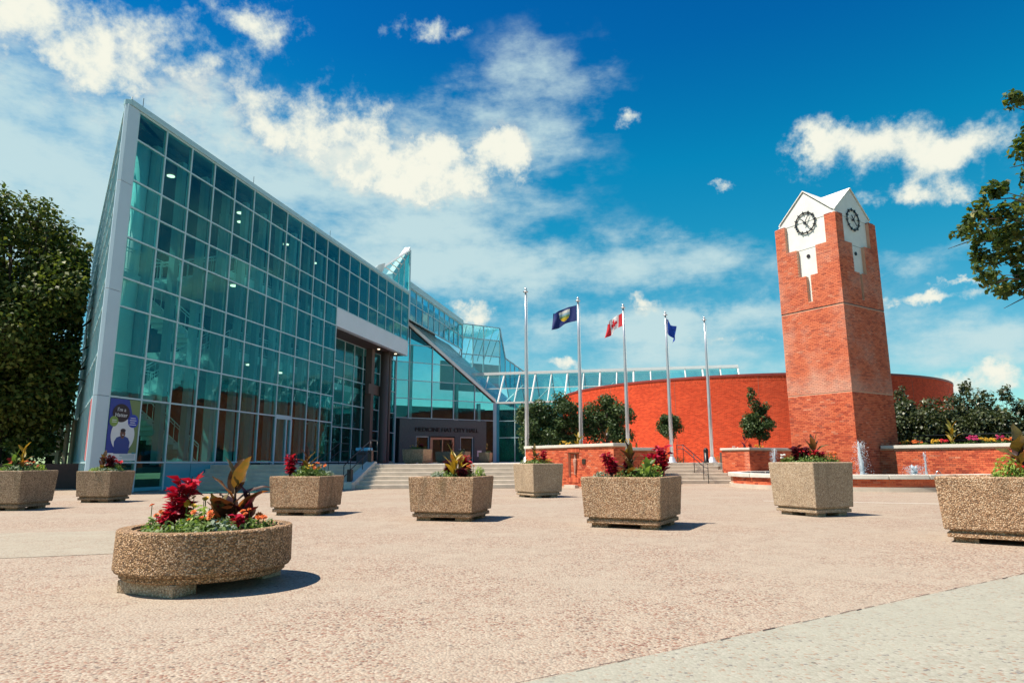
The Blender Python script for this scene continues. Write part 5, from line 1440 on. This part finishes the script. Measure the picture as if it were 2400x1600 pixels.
seq = [(2.1, 'petal_yellow', 'yellow flowers nearest the tower on the garden wall'), (2.75, 'petal_orange', 'first orange flowers on the garden wall'), (4.0, 'petal_yellow', 'small yellow flowers right of the first orange ones on the garden wall'), (4.3, 'petal_red', 'red flowers beside the small yellow ones on the garden wall'), (6.1, 'petal_pink', 'deep pink flowers in the middle of the garden wall'), (6.6, 'petal_yellow', 'yellow flowers right of the deep pink ones on the garden wall'), (7.1, 'petal_yellow', 'golden flowers further right on the garden wall'), (7.5, 'petal_pink', 'magenta flowers raised above the golden ones on the garden wall'), (7.9, 'petal_orange', 'second orange flowers on the garden wall'), (8.6, 'petal_white', 'white flowers at the right end of the garden wall')]
for i, (u_, mt, lab) in enumerate(seq):
    flowers(GW.at(.75 + (u_ - 2.1) * .62, 1.6, -.6 - .25 * (i % 2)), .2, .28 + .1 * (mt == 'petal_pink'), 16, mt, 'leaf_green', lab, 'flower_clump', .055, 80 + i, GG)
for u_ in (3.3, 5.0, 5.6): clump(GW.at(.75 + (u_ - 2.1) * .62, 1.6, -.7), .22, .2, 150, .07, 'leaf_green', f'green leaves between the flowers on the garden wall, {"left" if u_ < 4 else "middle" if u_ < 5.3 else "right"} patch', 'leafy_mound', 'plant', .4, GG)
canna(GW.at(2.3, 1.6, -1.25), .95, 8, 'leaf_gold', 'glowing orange canna rising behind the garden rails', 91, GG, .6, .14)
for i, x in enumerate((7.7, 9.3, 10.2, 12.4)): clump((x, 40.6 + .1 * i, 1.0), .55, .45, 200, .1, 'leaf_green', 'low green tuft at the foot of the round hall, %s' % ['left of the fourth flagpole', 'right of the fourth flagpole', 'middle of the row', 'beside the last flagpole'][i], 'leafy_mound', 'plant', .3, 'green tufts along the round hall')


# ------------------------------------------------------------------ trees and shrubs
def tree(name, label, base, clusters, n, size, leafm, bark, trunk_r, cat='tree', group=None, cull=None, limbs=True, up=.5, trunk_top=None, twigs=None):
    t_ = thing(name, tuple(base), label, cat, group); base = V3(*base)
    cl = [(V3(*c[:3]), V3(*(c[3:6] if len(c) >= 6 else (c[3], c[3], c[4])))) for c in clusters]
    cen_ = sum(c for c, _ in cl) / len(cl); top = V3(*trunk_top) if trunk_top is not None else base * .35 + cen_ * .65
    mb = MB(); rr = random.Random(len(clusters))
    mid = (base + top) / 2 + V3(rr.uniform(-.1, .1), rr.uniform(-.1, .1), 0) * trunk_r * 4
    mb.path([base - V3(0, 0, .05), base + V3(0, 0, .15), mid, top], [trunk_r * 1.35, trunk_r, trunk_r * .8, trunk_r * .5], 10)
    if limbs:
        for c, r_ in cl:
            f = rr.uniform(.45, 1.0); s = base * (1 - f) + top * f; m_ = (s + c) / 2 + V3(0, 0, .12 * np.linalg.norm(c - s))
            mb.path([s, m_, c], [trunk_r * .35, trunk_r * .2, trunk_r * .06], 5)
            for k in range(3):
                e = c + V3(*(rr.uniform(-1, 1) for _ in range(3))) * r_ * .8
                mb.path([m_ * .4 + c * .6, e], [trunk_r * .1, trunk_r * .03], 4)
    if twigs:
        for a, b in twigs: mb.path([a, (V3(*a) + V3(*b)) / 2 + V3(0, 0, .1), b], [.028, .016, .005], 5)
    mb.build('trunk', bark, t_, True)
    vol = np.array([r_[0] * r_[1] * r_[2] for _, r_ in cl]) ** (2 / 3); cnt = (n * vol / vol.sum()).astype(int) + 3
    C_, O_ = [], []
    for (c, r_), k in zip(cl, cnt):
        d = RNG.normal(size=(k, 3)); d /= np.linalg.norm(d, axis=1)[:, None]
        rad = RNG.random(k) ** .4 * RNG.uniform(.8, 1.15, k); C_.append(c + d * rad[:, None] * r_); O_.append(d)
    C_ = np.concatenate(C_); O_ = np.concatenate(O_)
    if cull is not None:
        keep = cull(C_); C_, O_ = C_[keep], O_[keep]
    quads('crown', leaf_quads(C_, size, up, O_ * .9, .62), leafm, t_)
    return t_


def blob_clusters(c, r, n, cr, seed, shape=None):
    """cluster centres filling an ellipsoid, denser near its skin"""
    rr = random.Random(seed); out = []
    while len(out) < n:
        d = V3(rr.gauss(0, 1), rr.gauss(0, 1), rr.gauss(0, 1)); d /= np.linalg.norm(d); q = rr.random() ** .4
        p = V3(*c) + d * V3(*r) * q
        if shape and not shape(p): continue
        s = cr * rr.uniform(.65, 1.3); out.append((p[0], p[1], p[2], s, s, s * .8))
    return out


en, eu_ = EN.n, EN.p
outside = lambda Pn: ((Pn - EN.p) @ EN.n) > .35
cl = blob_clusters((-24.5, 31.4, 8.3), (4.3, 4.0, 6.6), 130, 1.3, 2)
tree('broadleaf_tree', 'large dense broadleaf tree left of the glass building', (-24.6, 31.6, 1.0), cl, 62000, .25, 'leaf_big_tree', 'bark', .34, group=None, cull=outside)
for i, (x, y, s, lab) in enumerate(((-34, 44, 1.0, 'dark tree far behind the large broadleaf tree, left of it'), (-34.0, 52, .9, 'dark tree far behind the large broadleaf tree, nearest the glass building'), (-27.6, 36.5, .62, 'low shaded tree under the large broadleaf tree'), (-40, 40, 1.1, 'tall dark tree behind the planter at the left edge'), (-30.2, 43.5, .8, 'shaded tree between the cream posts and the large tree'), (-36.5, 58, 1.2, 'farthest dark tree behind the left lawn'))):
    tree('background_tree', lab, (x, y, 1.0), blob_clusters((x, y, 1 + 4.6 * s), (3.4 * s, 3.2 * s, 4.2 * s), 34, 1.3 * s, 20 + i), 7000, .26, 'leaf_dark', 'bark', .22, group='trees behind the left lawn', cull=outside)

# maple reaching in from the right, its trunk outside the view
mc = [(9.98, 12.3, 8.33, 0.25, 0.14),(11.28, 13.55, 8.36, 0.22, 0.26),(10.5, 12.8, 7.48, 0.34, 0.33),(11.12, 13.55, 7.25, 0.26, 0.22),(9.43, 12.55, 6.48, 0.26, 0.11),(9.13, 12.55, 6.02, 0.22, 0.24),(9.67, 12.55, 5.98, 0.34, 0.18),(9.64, 13.3, 5.81, 0.31, 0.22),(9.94, 12.8, 5.66, 0.41, 0.2),(9.89, 13.3, 5.32, 0.36, 0.2),(8.89, 12.3, 4.62, 0.24, 0.19),(9.8, 13.05, 4.59, 0.35, 0.17),(10.11, 12.8, 4.71, 0.23, 0.2),(10.53, 13.05, 5.42, 0.29, 0.33),(11.04, 13.55, 6.66, 0.26, 0.17),(9.63, 13.8, 6.02, 0.16, 0.19)]
cl = [(x, y, z, r * 1.0, r * 1.0, max(q * 1.15, .2)) for x, y, z, r, q in mc]
_rm = random.Random(4); mc = [(x + .3 * y / 12.5, y, z, r, q) for x, y, z, r, q in mc]; cl = [(x, y, z, r * 1.0, r * 1.0, max(q * 1.15, .2)) for x, y, z, r, q in mc]
for x, y, z, r, q in mc:                       # ragged tufts round every spray
    for k in range(3): cl.append((x + _rm.uniform(-1.2, 1.2) * r, y + _rm.uniform(-1, 1) * r, z + _rm.uniform(-1.3, 1.1) * q, r * .45, r * .45, max(q * .6, .1)))
cl += blob_clusters((14.4, 14.4, 7.0), (3.2, 3.4, 3.2), 26, .8, 9, lambda p: p[0] / p[1] > .88)
tw_ = []
for x, y, z, r, q in mc:
    hub = V3(12.6 + _rm.uniform(-.4, .4), 13.8 + _rm.uniform(-.4, .4), 4.9 + (z - 4.6) * .75)
    tw_.append((hub, V3(x + .1, y, z))); tw_.append((hub * .45 + V3(x, y, z) * .55, V3(x - .25, y + _rm.uniform(-.4, .4), z - .3)))
for k in range(6): tw_.append((V3(11.8, 13.4, 4.75), V3(9.75 + .16 * k, 12.7 + .08 * k, 4.05 + .07 * k)))
tree('maple_tree', 'maple branches with yellow-green leaves reaching in from the right', (14.6, 14.4, 0), cl, 26000, .13, 'leaf_maple', 'bark', .2, limbs=False, trunk_top=(14.4, 14.3, 8.2), twigs=tw_ + [(V3(14.5, 14.4, 4.5 + .5 * k), V3(12.6, 13.8, 4.9 + .5 * k)) for k in range(7)])

tree('small_tree', 'bushy dark green tree nearest the glass entrance, behind the first flagpole', (1.2, 37.0, 1.0), blob_clusters((1.2, 37, 2.95), (.95, .95, 1.5), 32, .45, 31), 8000, .15, 'leaf_dark', 'bark', .07, group='small trees before the round hall')
tree('small_tree', 'taller bushy green tree behind the second flagpole, left side', (2.7, 37.6, 1.0), blob_clusters((2.75, 37.6, 3.15), (1.1, 1.05, 1.75), 36, .48, 32), 9500, .15, 'leaf_dark', 'bark', .08, group='small trees before the round hall')
tree('small_tree', 'wide bushy green tree between the second and third flagpoles', (5.45, 38.2, 1.0), blob_clusters((5.45, 38.2, 3.5), (1.45, 1.25, 1.6), 42, .52, 33), 12000, .15, 'leaf_dark', 'bark', .08, group='small trees before the round hall')
tree('small_tree', 'little ball-headed tree on a thin stem behind the fourth flagpole', (9.75, 40.6, 1.0), blob_clusters((9.75, 40.6, 3.25), (.62, .6, .72), 22, .32, 34), 4200, .13, 'leaf_dark', 'bark', .05, group='small trees before the round hall', trunk_top=(9.75, 40.6, 3.0))
cl = blob_clusters((13.5, 36.3, 3.1), (.85, .8, .95), 28, .36, 35) + [(13.35, 36.3, 4.2, .36, .36, .35), (13.25, 36.3, 4.65, .28, .28, .3), (13.2, 36.3, 4.95, .17, .17, .22), (14.0, 36.3, 4.05, .25, .25, .25)]
tree('small_tree', 'flame-shaped little tree on the right brick planter beside the clock tower', (13.5, 36.3, 1.5), cl, 6000, .13, 'leaf_dark', 'bark', .05, group='small trees before the round hall', trunk_top=(13.5, 36.3, 3.0))
sh = [(20.9, 35.4, 1.5, 4.2, 'leafy shrub behind the garden rails nearest the clock tower'), (22.0, 34.2, 1.5, 3.9, 'dense shrub behind the garden rails before the edge of the round hall'), (23.2, 33.6, 1.5, 4.3, 'dense shrub with a tall sprig just right of the round hall'), (24.3, 32.4, 1.5, 3.9, 'dense shrub behind the middle of the garden rails'), (25.2, 31.2, 1.5, 3.8, 'dense shrub behind the right end of the garden rails'), (26.4, 30.2, 1.6, 3.9, 'dense shrub at the far right behind the garden wall')]
for i, (x, y, r_, zt, lab) in enumerate(sh):
    cl = blob_clusters((x, y, (1.6 + zt) / 2), (r_, r_, (zt - 1.6) / 2 + .1), 34, .55, 50 + i)
    if i in (0, 2, 3): cl += [(x + .1, y, zt + .2, .35, .35, .3), (x + .2, y + .1, zt + .6, .22, .22, .3), (x - .15, y, zt + .45, .18, .18, .22)]
    tree('shrub', lab, (x, y, 1.55), cl, 8000, .17, 'leaf_hedge', 'bark', .05, 'shrub', 'shrubs behind the garden wall')

for i, (x, y, s_) in enumerate(((38, 37, 1.1), (45, 30, 1.25), (53, 24, 1.3))):
    tree('background_tree', ['nearest', 'middle', 'farthest'][i] + ' dark tree beyond the garden to the right, mirrored in the entrance glass', (x, y, 1.0), blob_clusters((x, y, 1 + 4.2 * s_), (3.4 * s_, 3.4 * s_, 4.0 * s_), 26, 1.4 * s_, 70 + i), 3500, .36, 'leaf_dark', 'bark', .22, group='trees beyond the garden')

# ------------------------------------------------------------------ small things at the left and on the terrace
lw = MB().box(Fr((-34, 29.3), 90), 0, 15.2, -.3, 0, 0, 1.08).build('retaining_wall', 'dark_wall', None, org=(-26, 29.3, 0)); tag(lw, 'low dark retaining wall between the left planters', 'wall')
cpn = thing('timber_frame', (-23.9, 35.6, 1.0), 'cream posts with a short crosspiece beside the end of the glass building', 'frame')
for dx, h_ in ((-.35, 2.3), (0, 2.55), (.3, 2.4)): MB().box(Fr((-23.9 + dx, 35.6 + .1 * dx), 90), -.09, .09, -.09, .09, 1.0, 1 + h_).build('post', 'cream_paint', cpn, bevel=.01)
MB().box(Fr((-23.9, 35.6), 90), -1.1, .3, -.12, .0, 1.5, 1.66).build('crosspiece', 'cream_paint', cpn)
bi = thing('litter_bin', (-7.1, 31.9, 1.0), 'dark litter bin with blue lid at the top of the shaded steps', 'bin')
BF = Fr((-7.1, 31.9), 102)
MB().box(BF, -.28, .28, -.25, .25, 1.0, 1.62).build('body', 'bin_body', bi, bevel=.02)
MB().box(BF, -.32, .32, -.28, .28, 1.63, 1.78).build('lid', 'bin_blue', bi, bevel=.03)
MB().box(BF, .285, .32, -.2, .2, 1.05, 1.6).build('side_panel', 'bin_blue', bi)
MB().box(BF, -.2, .2, .252, .26, 1.44, 1.55).build('slot', 'print_black', bi)
